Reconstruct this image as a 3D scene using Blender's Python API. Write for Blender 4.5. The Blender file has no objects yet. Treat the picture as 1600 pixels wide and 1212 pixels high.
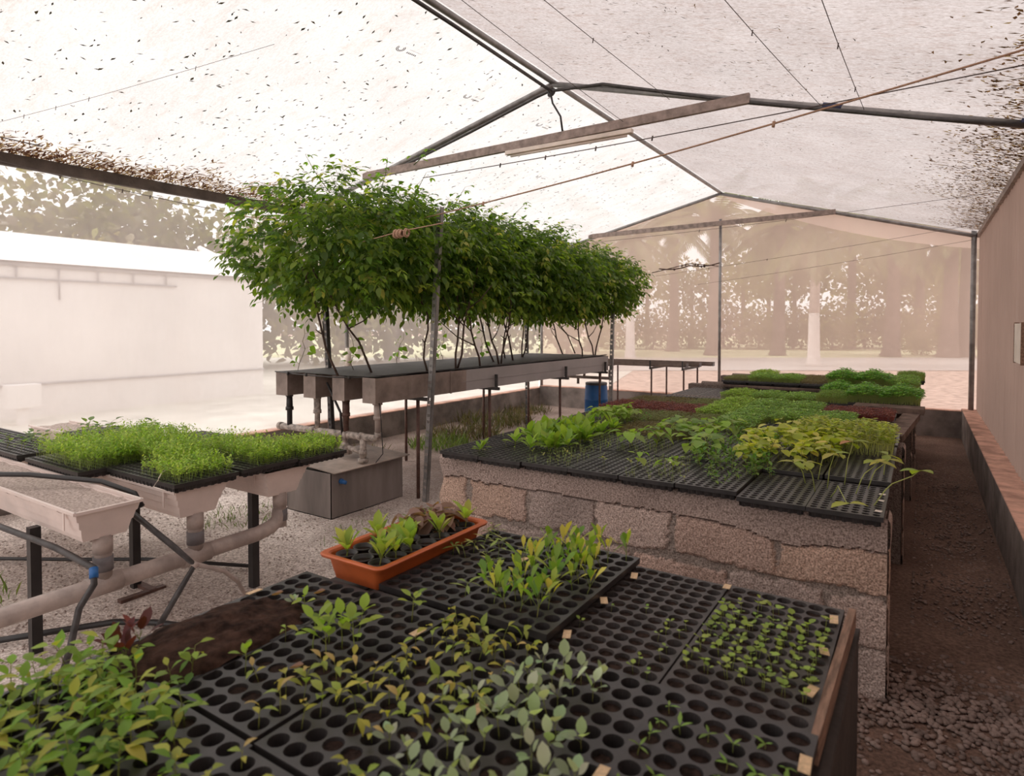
import bpy, math, random
import numpy as np
from mathutils import Vector as V3, Matrix, noise
R = math.radians
C = bpy.context.scene.collection
sc = bpy.context.scene

# ------------------------------------------------------------------ camera
cd = bpy.data.cameras.new('camera'); cam = bpy.data.objects.new('camera', cd); C.objects.link(cam)
cam.location = (0, 0, 1.55); cam.rotation_euler = (R(88.5), 0, R(33.15))
cd.sensor_width = 36; cd.lens = 36*980/1600; cd.shift_y = -0.045; cd.clip_end = 300; cd.clip_start = .05
cd.dof.use_dof = True; cd.dof.focus_distance = 4.2; cd.dof.aperture_fstop = 3.4
sc.camera = cam
# ------------------------------------------------------------------ world, sun, exposure
w = bpy.data.worlds.new('hazy_sky'); sc.world = w; w.use_nodes = True
bg = w.node_tree.nodes['Background']; bg.inputs[0].default_value = (1.0, .97, .955, 1); bg.inputs[1].default_value = 1.55
sd = bpy.data.lights.new('sun', 'SUN'); sd.energy = 1.6; sd.angle = R(25); sd.color = (1, .97, .93)
so = bpy.data.objects.new('sun', sd); C.objects.link(so); so.rotation_euler = (R(18), R(-40), 0); so.location = (-10, 0, 12)
vs = sc.view_settings; vs.view_transform = 'Standard'; vs.look = 'None'; vs.exposure = 0.0; vs.gamma = 1; vs.use_curve_mapping = False
sc.cycles.max_bounces = 10; sc.cycles.transparent_max_bounces = 24; sc.cycles.transmission_bounces = 8; sc.cycles.diffuse_bounces = 5
sc.cycles.sample_clamp_indirect = 8

# ------------------------------------------------------------------ materials
MATS = {}
def nmat(name):
    m = bpy.data.materials.new(name); m.use_nodes = True; nt = m.node_tree; nt.nodes.clear()
    return m, nt, nt.nodes.new('ShaderNodeOutputMaterial')
def N(nt, t, **kw):
    n = nt.nodes.new(t)
    for k, v in kw.items():
        if k.startswith('i_'):
            key = k[2:]; n.inputs[int(key) if key.isdigit() else key.replace('_', ' ')].default_value = v
        else: setattr(n, k, v)
    return n
def coords(nt, scale=(1, 1, 1), kind='Object'):
    tc = N(nt, 'ShaderNodeTexCoord'); mp = N(nt, 'ShaderNodeMapping'); mp.inputs['Scale'].default_value = scale
    nt.links.new(tc.outputs[kind], mp.inputs[0]); return mp.outputs[0]
def ramp(nt, src, a, b, ca, cb):
    r = N(nt, 'ShaderNodeValToRGB'); r.color_ramp.elements[0].position = a; r.color_ramp.elements[1].position = b
    r.color_ramp.elements[0].color = (*ca, 1); r.color_ramp.elements[1].color = (*cb, 1)
    nt.links.new(src, r.inputs[0]); return r.outputs[0]
def solid(name, col, rough=.6, metal=0., var=.12, scale=6., bump=0., bscale=60., col2=None, spec=.5, stretch=(1, 1, 1), tint=False):
    if name in MATS: return MATS[name]
    m, nt, out = nmat(name); p = N(nt, 'ShaderNodeBsdfPrincipled'); L = nt.links.new
    p.inputs['Roughness'].default_value = rough; p.inputs['Metallic'].default_value = metal
    p.inputs['Specular IOR Level'].default_value = spec
    co = coords(nt, stretch)
    n = N(nt, 'ShaderNodeTexNoise', i_Scale=scale, i_Detail=5., i_Roughness=.6); L(co, n.inputs['Vector'])
    c2 = col2 or tuple(min(1, c*(1+var)) for c in col); c1 = col if col2 else tuple(c*(1-var) for c in col)
    r = ramp(nt, n.outputs[0], .35, .65, c1, c2)
    if tint:
        a = N(nt, 'ShaderNodeAttribute', attribute_name='tint'); mx = N(nt, 'ShaderNodeMix', data_type='RGBA', blend_type='MULTIPLY', i_0=1.)
        L(r, mx.inputs[6]); L(a.outputs[0], mx.inputs[7]); r = mx.outputs[2]
    L(r, p.inputs['Base Color'])
    if bump:
        b = N(nt, 'ShaderNodeTexNoise', i_Scale=bscale, i_Detail=4.); L(co, b.inputs['Vector'])
        bb = N(nt, 'ShaderNodeBump', i_Strength=bump, i_Distance=min(.01, .35/bscale)); L(b.outputs[0], bb.inputs['Height']); L(bb.outputs[0], p.inputs['Normal'])
    L(p.outputs[0], out.inputs[0]); MATS[name] = m; return m
def leafmat(name, rough=.5, trans=.4, bright=1.25):
    m, nt, out = nmat(name); L = nt.links.new
    a = N(nt, 'ShaderNodeAttribute', attribute_name='tint')
    p = N(nt, 'ShaderNodeBsdfPrincipled', i_Roughness=rough); p.inputs['Specular IOR Level'].default_value = .35
    L(a.outputs[0], p.inputs['Base Color'])
    t = N(nt, 'ShaderNodeBsdfTranslucent'); g = N(nt, 'ShaderNodeMix', data_type='RGBA', blend_type='MULTIPLY', i_0=1.)
    g.inputs[7].default_value = (1.12*bright, 1.24*bright, .5*bright, 1); L(a.outputs[0], g.inputs[6]); L(g.outputs[2], t.inputs[0])
    x = N(nt, 'ShaderNodeMixShader', i_0=trans); L(p.outputs[0], x.inputs[1]); L(t.outputs[0], x.inputs[2]); L(x.outputs[0], out.inputs[0])
    MATS[name] = m; return m
def netmat(name, col, alpha, trl=.75, fold=0.0, foldscale=9., stain=None, folddir=(1, 1, .05)):
    m, nt, out = nmat(name); L = nt.links.new
    co = coords(nt)
    n = N(nt, 'ShaderNodeTexNoise', i_Scale=1.3, i_Detail=4.); L(co, n.inputs['Vector'])
    c = ramp(nt, n.outputs[0], .3, .7, tuple(x*.93 for x in col), tuple(min(1, x*1.05) for x in col))
    if stain:
        n2 = N(nt, 'ShaderNodeTexNoise', i_Scale=stain[0], i_Detail=8., i_Roughness=.7, i_Distortion=.4); L(coords(nt, stain[1]), n2.inputs['Vector'])
        s = ramp(nt, n2.outputs[0], stain[2], stain[3], (1, 1, 1), stain[4])
        mx = N(nt, 'ShaderNodeMix', data_type='RGBA', blend_type='MULTIPLY', i_0=1.); L(c, mx.inputs[6]); L(s, mx.inputs[7]); c = mx.outputs[2]
    if name.startswith('roof'):
        n6 = N(nt, 'ShaderNodeTexNoise', i_Scale=38., i_Detail=6., i_Roughness=.8); L(coords(nt, (1, 2.2, 1)), n6.inputs['Vector'])
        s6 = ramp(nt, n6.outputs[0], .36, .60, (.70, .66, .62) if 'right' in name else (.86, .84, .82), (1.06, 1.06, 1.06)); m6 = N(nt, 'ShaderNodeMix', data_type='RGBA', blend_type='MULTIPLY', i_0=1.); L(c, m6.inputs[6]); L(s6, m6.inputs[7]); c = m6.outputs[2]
    d = N(nt, 'ShaderNodeBsdfDiffuse'); t = N(nt, 'ShaderNodeBsdfTranslucent'); L(c, d.inputs[0]); L(c, t.inputs[0])
    if fold:
        n3 = N(nt, 'ShaderNodeTexNoise', i_Scale=foldscale, i_Detail=3.); L(coords(nt, folddir), n3.inputs['Vector'])
        b = N(nt, 'ShaderNodeBump', i_Strength=fold, i_Distance=.05); L(n3.outputs[0], b.inputs['Height']); L(b.outputs[0], d.inputs['Normal']); L(b.outputs[0], t.inputs['Normal'])
    x = N(nt, 'ShaderNodeMixShader', i_0=trl); L(d.outputs[0], x.inputs[1]); L(t.outputs[0], x.inputs[2])
    tr = N(nt, 'ShaderNodeBsdfTransparent'); y = N(nt, 'ShaderNodeMixShader')
    n4 = N(nt, 'ShaderNodeTexNoise', i_Scale=2.2, i_Detail=5.); L(coords(nt, (1, 1, .25)), n4.inputs['Vector'])
    mr = N(nt, 'ShaderNodeMapRange', i_1=.3, i_2=.7, i_3=max(0, 1-alpha-.05), i_4=min(1, 1-alpha+.05)); L(n4.outputs[0], mr.inputs[0]); L(mr.outputs[0], y.inputs[0])
    L(tr.outputs[0], y.inputs[1]); L(x.outputs[0], y.inputs[2]); L(y.outputs[0], out.inputs[0])
    MATS[name] = m; return m
leafmat('leaf'); leafmat('dark_leaf', .45, .45, 1.15)
leafmat('vine_leaf', .45, .52, 1.45)
netmat('insect_net', (.84, .665, .58), .40, .64)
netmat('side_net', (.77, .655, .62), .56, .55)
netmat('siding_net', (.34, .25, .21), .03, .55, .9, 14.)
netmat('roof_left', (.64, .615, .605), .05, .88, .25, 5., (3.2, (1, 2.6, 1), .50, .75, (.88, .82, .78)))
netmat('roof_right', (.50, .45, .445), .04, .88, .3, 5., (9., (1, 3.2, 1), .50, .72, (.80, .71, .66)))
netmat('valance_net', (.90, .80, .74), .15, .7)
solid('galvanised', (.30, .29, .285), .45, .55, .25, 9.)
solid('dark_steel', (.085, .08, .08), .5, .4, .3, 14.)
solid('rust_steel', (.13, .07, .055), .6, .2, .3, 20.)
solid('beam_board', (.12, .095, .082), .8, 0, .35, 5., .3, 40.)
solid('tie_steel', (.33, .26, .23), .6, .25, .3, 12.)
solid('batten_white', (.80, .70, .62), .5)
solid('blue_tape', (.03, .035, .09), .5)
solid('black_plastic', (.026, .023, .023), .42, 0, .25, 8., .05, 30.)
solid('tray_black', (.034, .030, .030), .40, 0, .35, 9., .05, 60., spec=.45)
solid('tray_dusty', (.05, .042, .04), .55, 0, .4, 14., .08, 60.)
solid('potting_soil', (.030, .019, .015), .95, 0, .6, 40., 1., 150., spec=.1)
solid('peat', (.040, .022, .016), .95, 0, .6, 25., 1., 90., spec=.1)
solid('orange_plastic', (.52, .115, .03), .45, 0, .12, 10.)
solid('white_plastic', (.78, .66, .61), .45, 0, .08, 5.)
solid('pvc_grey', (.40, .325, .29), .5, 0, .2, 12., .05, 40.)
solid('pvc_dirty', (.40, .34, .30), .75, 0, .5, 25., .4, 60.)
solid('pvc_tape', (.16, .145, .15), .5, 0, .2, 12.)
solid('trough_grey', (.42, .38, .375), .5, 0, .08, 3.)
solid('trough_steel', (.30, .235, .205), .5, .25, .3, 5., .1, 30.)
solid('tank_metal', (.24, .205, .19), .55, .2, .35, 3., .1, 20., stretch=(1, 1, .2))
solid('tank_lid', (.45, .37, .32), .6, .1, .3, 4., .2, 30.)
solid('film_dark', (.05, .042, .04), .6, 0, .4, 12., .6, 30.)
solid('blue_plastic', (.02, .13, .38), .45, 0, .15, 6.)
solid('wood_pale', (.24, .145, .10), .8, 0, .45, 9., .3, 60., stretch=(8, 1, 8))
solid('wood_dark', (.05, .038, .033), .8, 0, .3, 10., .3, 40.)
solid('label_paper', (.62, .44, .26), .7, 0, .18, 90.)
solid('rope_tan', (.45, .28, .19), .8, 0, .2, 60.)
solid('wire_dark', (.10, .075, .07), .6)
solid('pumice', (.62, .52, .47), .95, 0, .4, 90., 1., 220., (.30, .24, .21), spec=.1)
solid('block', (2.1, 2.1, 2.1), .95, 0, .0, 130., 1., 260., (.62, .58, .56), spec=.1, tint=True)
solid('render', (.25, .21, .19), .95, 0, .35, 3., .6, 80., spec=.1)
solid('ledge_red', (.58, .35, .27), .95, 0, .35, 5., .5, 90., spec=.1)
solid('slab', (.16, .115, .095), .95, 0, .4, 8., 1., 120., spec=.1)
solid('soil_out', (.60, .43, .36), .95, 0, .45, 5., .5, 30., spec=.1)
solid('road', (.60, .55, .53), .9, 0, .08, .8, .2, 20.)
solid('lawn', (.60, .60, .36), .95, 0, .3, .9, .6, 15., (.80, .76, .52), spec=.1)
solid('pale_grass', (.74, .71, .64), .95, 0, .12, 1.5, .5, 20., spec=.1)
solid('nbr_white', (.88, .84, .82), .7, 0, .03, .6)
solid('nbr_net', (.84, .80, .78), .9, 0, .06, .5)
solid('nbr_pipe', (.50, .47, .47), .6)
solid('bark', (.16, .115, .095), .95, 0, .4, 4., .5, 25.)
solid('bark_pale', (.50, .44, .40), .95, 0, .3, 4., .4, 25.)
solid('bark_white', (.75, .69, .66), .9, 0, .12, 5., .3, 25.)
solid('twig', (.085, .052, .040), .85, 0, .4, 30., .4, 80.)
leafmat('litter', .9, .55, 1.0)
solid('pebble', (.26, .195, .17), .95, 0, .35, 9., .3, 60., spec=.15)
solid('ink', (.05, .045, .05), .8)
solid('tomato_green', (.25, .30, .10), .4)
solid('moss', (.10, .10, .045), .95, 0, .4, 30., .6, 80.)
# interior earth: brown soil, pale grit to the left
m, nt, out = nmat('earth'); L = nt.links.new; MATS['earth'] = m
p = N(nt, 'ShaderNodeBsdfPrincipled', i_Roughness=.95); p.inputs['Specular IOR Level'].default_value = .1
tc = N(nt, 'ShaderNodeTexCoord'); sx = N(nt, 'ShaderNodeSeparateXYZ'); L(tc.outputs['Object'], sx.inputs[0])
n1 = N(nt, 'ShaderNodeTexNoise', i_Scale=1.7, i_Detail=6.); L(tc.outputs['Object'], n1.inputs['Vector'])
mr = N(nt, 'ShaderNodeMapRange', i_1=-2.3, i_2=-1.5, i_3=1., i_4=0.); L(sx.outputs[0], mr.inputs[0])
mr2 = N(nt, 'ShaderNodeMapRange', i_1=3.3, i_2=5.2, i_3=1., i_4=.25); L(sx.outputs[1], mr2.inputs[0])
mu = N(nt, 'ShaderNodeMath', operation='MULTIPLY'); L(mr.outputs[0], mu.inputs[0]); L(mr2.outputs[0], mu.inputs[1])
nr = N(nt, 'ShaderNodeMapRange', i_1=.35, i_2=.55, i_3=.6, i_4=1.); L(n1.outputs[0], nr.inputs[0])
mu2 = N(nt, 'ShaderNodeMath', operation='MULTIPLY'); L(mu.outputs[0], mu2.inputs[0]); L(nr.outputs[0], mu2.inputs[1])
vo = N(nt, 'ShaderNodeTexVoronoi', i_Scale=95.); L(tc.outputs['Object'], vo.inputs['Vector'])
vg = N(nt, 'ShaderNodeSeparateColor'); L(vo.outputs['Color'], vg.inputs[0])
grit = ramp(nt, vg.outputs[0], .1, .95, (.46, .38, .34), (.92, .82, .76))
soil = ramp(nt, n1.outputs[0], .3, .7, (.12, .078, .062), (.23, .155, .125))
n5 = N(nt, 'ShaderNodeTexNoise', i_Scale=60., i_Detail=4.); L(tc.outputs['Object'], n5.inputs['Vector'])
sp = ramp(nt, n5.outputs[0], .3, .75, (.6, .6, .6), (1.5, 1.45, 1.4)); sm = N(nt, 'ShaderNodeMix', data_type='RGBA', blend_type='MULTIPLY', i_0=1.); L(soil, sm.inputs[6]); L(sp, sm.inputs[7])
mx = N(nt, 'ShaderNodeMix', data_type='RGBA'); L(mu2.outputs[0], mx.inputs[0]); L(sm.outputs[2], mx.inputs[6]); L(grit, mx.inputs[7]); L(mx.outputs[2], p.inputs['Base Color'])
b = N(nt, 'ShaderNodeBump', i_Strength=.8, i_Distance=.004); L(vo.outputs['Distance'], b.inputs['Height'])
b2 = N(nt, 'ShaderNodeBump', i_Strength=.7, i_Distance=.006); L(n5.outputs[0], b2.inputs['Height']); L(b.outputs[0], b2.inputs['Normal']); L(b2.outputs[0], p.inputs['Normal'])
L(p.outputs[0], out.inputs[0])

# ------------------------------------------------------------------ mesh helpers
class MB:
    def __init__(s): s.v = []; s.f = []; s.t = []; s.mi = []; s.cur = (1, 1, 1); s.m = 0
    def add(s, vs, fs, tint=None):
        o = len(s.v); s.v.extend([tuple(v) for v in vs]); s.t.extend([tint or s.cur]*len(vs))
        for f in fs: s.f.append(tuple(i+o for i in f)); s.mi.append(s.m)
    def box(s, x0, x1, y0, y1, z0, z1, rot=0, c=None):
        vs = [V3((x, y, z)) for x in (x0, x1) for y in (y0, y1) for z in (z0, z1)]
        if rot:
            c = V3(c or ((x0+x1)/2, (y0+y1)/2, 0)); M = Matrix.Rotation(rot, 3, 'Z'); vs = [M@(v-c)+c for v in vs]
        s.add(vs, [(0, 1, 3, 2), (4, 6, 7, 5), (0, 4, 5, 1), (2, 3, 7, 6), (0, 2, 6, 4), (1, 5, 7, 3)])
    def tube(s, pts, r, n=8, cap=True, tint=None):
        pts = [V3(p) for p in pts]; rs = r if isinstance(r, (list, tuple)) else [r]*len(pts)
        rings = []; up = None
        for i, p in enumerate(pts):
            d = (pts[min(i+1, len(pts)-1)]-pts[max(i-1, 0)])
            d = d.normalized() if d.length > 1e-9 else V3((0, 0, 1))
            if up is None: up = V3((0, 0, 1)) if abs(d.z) < .9 else V3((1, 0, 0))
            a = d.cross(up)
            if a.length < 1e-4: a = d.cross(V3((.3, 1, .2)))
            a.normalize(); b = a.cross(d); up = b
            rings.append([p+(a*math.cos(2*math.pi*k/n)+b*math.sin(2*math.pi*k/n))*rs[i] for k in range(n)])
        vs = [v for g in rings for v in g]; fs = []
        for i in range(len(pts)-1):
            for k in range(n): fs.append((i*n+k, i*n+(k+1) % n, (i+1)*n+(k+1) % n, (i+1)*n+k))
        if cap: fs += [tuple(range(n))[::-1], tuple((len(pts)-1)*n+k for k in range(n))]
        s.add(vs, fs, tint)
    def bar(s, a, b, w, h, up=(0, 0, 1)):
        a, b = V3(a), V3(b); d = (b-a).normalized(); x = d.cross(V3(up)).normalized(); z = x.cross(d)
        vs = [p+x*(i*w/2)+z*(j*h/2) for p in (a, b) for i, j in ((-1, -1), (1, -1), (1, 1), (-1, 1))]
        s.add(vs, [(0, 3, 2, 1), (4, 5, 6, 7), (0, 1, 5, 4), (1, 2, 6, 5), (2, 3, 7, 6), (3, 0, 4, 7)])
    def lathe(s, prof, c=(0, 0, 0), n=16, cap=False):
        vs = []; fs = []
        for r, z in prof:
            for k in range(n): vs.append((c[0]+r*math.cos(2*math.pi*k/n), c[1]+r*math.sin(2*math.pi*k/n), c[2]+z))
        for i in range(len(prof)-1):
            for k in range(n): fs.append((i*n+k, i*n+(k+1) % n, (i+1)*n+(k+1) % n, (i+1)*n+k))
        if cap: fs.append(tuple((len(prof)-1)*n+k for k in range(n)))
        s.add(vs, fs)
    def leaf(s, base, d, L_, W, nrm=(0, 0, 1), curl=.2, fold=.15, tint=(.1, .3, .05), rows=3, shape=None):
        base, d, nrm = V3(base), V3(d).normalized(), V3(nrm)
        sd_ = d.cross(nrm)
        if sd_.length < 1e-3: sd_ = d.cross(V3((1, .3, 0)))
        sd_.normalize(); nn = sd_.cross(d).normalized()
        shape = shape or [.75, 1., .55]
        vs = [base]
        for i in range(rows):
            t = (i+1)/(rows+1); wd = shape[i]*W/2
            c = base+d*(t*L_)-nn*(curl*t*t*L_)
            vs += [c-sd_*wd+nn*(fold*wd), c, c+sd_*wd+nn*(fold*wd)]
        vs.append(base+d*(L_*(1-.12*abs(curl)))-nn*(curl*L_))
        fs = [(0, 2, 1), (0, 3, 2)]
        for i in range(rows-1):
            a = 1+i*3; fs += [(a, a+1, a+4, a+3), (a+1, a+2, a+5, a+4)]
        a = 1+(rows-1)*3; e = len(vs)-1; fs += [(a, a+1, e), (a+1, a+2, e)]
        s.add(vs, fs, tint)
    def mesh(s, name, mats, smooth=False):
        me = bpy.data.meshes.new(name); me.from_pydata(s.v, [], s.f)
        ca = me.color_attributes.new('tint', 'FLOAT_COLOR', 'POINT')
        arr = np.ones((len(s.v), 4), np.float32)
        if s.t: arr[:, :3] = np.array(s.t, np.float32)
        ca.data.foreach_set('color', arr.ravel())
        for m in (mats if isinstance(mats, (list, tuple)) else [mats]): me.materials.append(MATS[m])
        if any(s.mi): me.polygons.foreach_set('material_index', s.mi)
        if smooth: me.polygons.foreach_set('use_smooth', [True]*len(s.f))
        me.update(); return me
    def build(s, name, mats, parent=None, smooth=False, **kw):
        return link(name, s.mesh(name, mats, smooth), parent, **kw)
def link(name, me, parent=None, loc=(0, 0, 0), rot=(0, 0, 0), scale=(1, 1, 1), label=None, cat=None, group=None, kind=None):
    o = bpy.data.objects.new(name, me); C.objects.link(o); o.location = loc; o.rotation_euler = rot; o.scale = scale
    if parent: o.parent = parent
    if label: o['label'] = label
    if cat: o['category'] = cat
    if group: o['group'] = group
    if kind: o['kind'] = kind
    return o
def thing(name, label, cat, loc=(0, 0, 0), rz=0, group=None):
    return link(name, None, None, loc, (0, 0, rz), label=label, cat=cat, group=group)
def rnd(a, b): return random.uniform(a, b)
def bev(o, wd=.004, seg=2):
    m = o.modifiers.new('b', 'BEVEL'); m.width = wd; m.segments = seg; m.limit_method = 'ANGLE'; return o
random.seed(7)

# ================================================================== SETTING
WX, EX, RX, EY, EZL, EZR, RZ = .646, -6.25, -2.80, 10.6, 2.93, 2.785, 3.74   # right wall, left wall, ridge x; far wall y; eaves, ridge
Y0 = -4.5
b = MB(); nx, ny = 60, 90
vs = []; fs = []
for j in range(ny+1):
    for i in range(nx+1):
        x = -6.35+7.1*i/nx; y = Y0+(10.75-Y0)*j/ny
        z = .012*noise.noise(V3((x*1.5, y*1.5, 0)))+.006*noise.noise(V3((x*7, y*7, 3)))
        vs.append((x, y, z))
for j in range(ny):
    for i in range(nx): a = j*(nx+1)+i; fs.append((a, a+1, a+nx+2, a+nx+1))
b.add(vs, fs); floor = b.build('floor', 'earth', smooth=True, kind='structure')
b = MB(); b.add([(-120, -60, -.03), (100, -60, -.03), (100, 160, -.03), (-120, 160, -.03)], [(0, 1, 2, 3)])
b.build('ground', 'soil_out', kind='structure')
# strips outside: road across the view, lawn beyond, pale grass on the left
vd = V3((-math.sin(R(33.15)), math.cos(R(33.15)), 0)); rd = V3((math.cos(R(33.15)), math.sin(R(33.15)), 0))
def strip(name, mat, d0, d1, s0, s1, z):
    b = MB(); q = [vd*d0+rd*s0, vd*d0+rd*s1, vd*d1+rd*s1, vd*d1+rd*s0]
    b.add([(p.x, p.y, z) for p in q], [(0, 1, 2, 3)]); return b.build(name, mat, kind='structure')
strip('road', 'road', 21.8, 30.5, -3.5, 50, -.012)
strip('lawn', 'lawn', 30.5, 90, -60, 70, -.016)
b = MB(); b.add([(-40, -30, -.02), (-6.5, -30, -.02), (-6.5, 14, -.02), (-14, 40, -.02), (-40, 40, -.02)], [(0, 1, 2, 3, 4)]); b.build('lawn', 'pale_grass', kind='structure')

# dwarf walls
def dwarf(name, x0, x1, y0, y1, h, cap='ledge_red'):
    b = MB(); b.box(x0, x1, y0, y1, -.02, h-.012); o = b.build(name, 'render', kind='structure')
    c = MB(); c.box(x0, x1, y0, y1, h-.012, h); bev(c.build('ledge', cap, o), .006); return o
wr = dwarf('wall_right', .475, .66, Y0, EY+.1, .40)
wl = dwarf('wall_left', EX-.16, EX+.02, Y0, EY+.1, .34)
wf = dwarf('wall_far', EX+.02, .475, EY-.08, EY+.1, .38)
# corrugated net siding on the right wall
b = MB(); ysteps = 340
vs = []; fs = []
for j in range(ysteps+1):
    y = Y0+(EY-Y0)*j/ysteps; dx = .013*math.sin(y*42)+.006*noise.noise(V3((y*3, 0, 0)))
    vs += [(WX+.0+dx, y, .39), (WX+dx, y, 2.79)]
for j in range(ysteps): fs.append((2*j, 2*j+2, 2*j+3, 2*j+1))
b.add(vs, fs); b.build('siding', 'siding_net', wr, smooth=True)
b = MB(); b.bar((WX-.012, Y0, 2.77), (WX-.012, EY, 2.77), .05, .06); b.build('eave_beam', 'tie_steel', wr)
t = thing('notice_board', 'blank pale cream board mounted on the tan right-hand wall', 'board', (0, 0, 0))
b = MB(); b.box(.600, .628, 5.78, 6.185, 1.27, 1.565); b.build('panel', 'batten_white', t)
b = MB(); b.box(.597, .630, 5.768, 5.78, 1.262, 1.573); b.build('side_strip', 'wood_pale', t); b = MB(); b.box(.597, .630, 6.185, 6.197, 1.262, 1.573); b.build('side_strip', 'wood_pale', t)
# side net left and far net, with their posts
def netwall(name, pts, mat, parent, nseg=40, amp=.02):
    b = MB(); vs = []; fs = []
    a, c = V3(pts[0]), V3(pts[1]); dirv = (c-a).normalized(); nn = dirv.cross(V3((0, 0, 1)))
    rowsn = 8
    for i in range(nseg+1):
        t = i/nseg; p0 = a.lerp(c, t); top = V3(pts[3]).lerp(V3(pts[2]), t)
        for k in range(rowsn+1):
            s = k/rowsn; q = p0.lerp(top, s); q += nn*(amp*noise.noise(V3((t*9, s*1.5, len(name))))*math.sin(math.pi*s))
            vs.append(q)
    for i in range(nseg):
        for k in range(rowsn): e = i*(rowsn+1)+k; fs.append((e, e+rowsn+1, e+rowsn+2, e+1))
    b.add(vs, fs); return b.build(name, mat, parent, smooth=True)
netwall('insect_net', [(EX-.05, Y0, .33), (EX-.05, EY, .33), (EX-.05, EY, EZL), (EX-.05, Y0, EZL)], 'side_net', wl, 60, .05)
netwall('insect_net', [(EX, EY+.03, .37), (RX, EY+.03, .37), (RX, EY+.03, RZ), (EX, EY+.03, EZL)], 'insect_net', wf, 30)
netwall('insect_net', [(RX, EY+.03, .37), (WX, EY+.03, .37), (WX, EY+.03, EZR), (RX, EY+.03, RZ)], 'insect_net', wf, 30)
# folded-over upper band of the far net
b = MB(); vs = []; fs = []
K = 40
for i in range(K+1):
    t = i/K; x = EX+(WX-EX)*t
    zt = EZL+(RZ-EZL)*(x-EX)/(RX-EX) if x < RX else RZ+(EZR-RZ)*(x-RX)/(WX-RX)
    dd = .03+.26*max(0, math.sin((x-RX)/(WX-RX)*math.pi*.95))**.8 if x > RX else .03+.10*(RX-x)/3.45
    if x > RX: dd = .05+.24*math.sin(min(1, (x-RX)/(WX-RX)*.85+.05)*math.pi/1.15)
    vs += [(x, EY-.01, zt), (x, EY-.012, zt-dd)]
for i in range(K): fs.append((2*i, 2*i+2, 2*i+3, 2*i+1))
b.add(vs, fs); b.build('valance', 'valance_net', wf)
b = MB(); b.bar((EX+.0, Y0, EZL-.03), (EX+.0, EY, EZL-.03), .05, .10); b.build('eave_beam', 'beam_board', wl)
def post(x, y, z0, z1, r=.024, mat='galvanised', parent=wf, name='post'):
    b = MB(); b.tube([(x, y, z0), (x, y, z1)], r, 12); return b.build(name, mat, parent, smooth=True)
post(RX, EY-.03, 0, 3.30); post(WX-.07, EY-.05, .3, 2.84, .032); post(EX+.05, EY-.05, 0, EZL, .028)
for yy in (5.62, 0.2): post(EX+.03, yy, .33, EZL, .026, parent=wl)
b = MB(); b.tube([(EX+.055, 5.62, 1.26), (EX+.055, 5.62, 1.02)], .04, 12); b.build('pipe_sleeve', 'batten_white', wl, smooth=True)

# roof sheets
def roof(name, xa, za, xb, zb, mat):
    b = MB(); vs = []; fs = []; nu, nv = 26, 90
    for j in range(nv+1):
        y = Y0+(EY+.12-Y0)*j/nv
        for i in range(nu+1):
            t = i/nu; x = xa+(xb-xa)*t; z = za+(zb-za)*t
            ph = (y-4.96)/5.64; sag = .02*math.sin(math.pi*t)*(1-math.cos(2*math.pi*ph))*.5
            z += .03-sag+.006*noise.noise(V3((x*2, y*2, 0)))
            vs.append((x, y, z))
    for j in range(nv):
        for i in range(nu): e = j*(nu+1)+i; fs.append((e, e+1, e+nu+2, e+nu+1))
    b.add(vs, fs); return b.build(name, mat, None, smooth=True, kind='structure')
def roofz(x, y):
    if x < RX: t = (x-RX)/(EX-.15-RX); z = RZ+(EZL-.04-RZ)*t
    else: t = (x-RX)/(WX+.08-RX); z = RZ+(EZR-.03-RZ)*t
    ph = (y-4.96)/5.64
    return z+.03-.02*math.sin(math.pi*t)*(1-math.cos(2*math.pi*ph))*.5+.006*noise.noise(V3((x*2, y*2, 0)))
ceil1 = roof('ceiling', RX, RZ, EX-.15, EZL-.04, 'roof_left')
ceil2 = roof('ceiling', RX, RZ, WX+.08, EZR-.03, 'roof_right')

# leaf litter lying on the sheets
def litter(name, label, n, gen, tints, lmin, lmax, wd=.10):
    b = MB()
    for _ in range(n):
        x, y = gen(); a = rnd(-.6, .6)+random.choice((0, 0, math.pi/2, .5)); l = rnd(lmin, lmax); wv = max(.003, l*rnd(wd*.7, wd*1.6))
        d = V3((math.cos(a), math.sin(a), 0)); s = V3((-d.y, d.x, 0)); bend = s*rnd(-.25, .25)*l
        P = [V3((x, y, 0))-d*l/2, V3((x, y, 0))+bend*.5, V3((x, y, 0))+d*l/2]
        pts = [P[0], P[1]-s*wv/2, P[1]+s*wv/2, P[2]]
        pts = [(q.x, q.y, roofz(q.x, q.y)-.006) for q in pts]
        c = random.choice(tints); b.add(pts, [(0, 1, 2), (1, 3, 2)], c)
    return b.build(name, 'litter', label=label, cat='leaf litter', kind='stuff')
drk = [(.035, .032, .036), (.06, .045, .045), (.025, .022, .026)]
red = [(.24, .115, .09), (.36, .20, .16), (.15, .07, .055), (.48, .33, .28)]
litter('leaf_litter', 'scattered dark leaf fragments on the white left roof sheet', 2000,
       lambda: (rnd(-6.1, -2.9), rnd(.3, 10.4)), drk, .016, .055, .26)
def eaveL():
    e = min(abs(random.gauss(0, .22)), .8); y = rnd(.5, 6.2)
    return (EX+.02+e*(.6+.8*abs(noise.noise(V3((0, y*1.3, 0))))), y)
litter('leaf_litter', 'reddish brown needles banked up along the left eave', 5200, eaveL, red, .03, .10, .16)
def eaveR():
    y = rnd(1.5, 10.4); wv = (.05+.11*min(1, y/6))+.34*max(0, noise.noise(V3((1, y*1.1, 5)))+.30)*min(1, y/6.5)**1.5
    return (WX+.04-abs(random.gauss(0, wv)), y)
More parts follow.
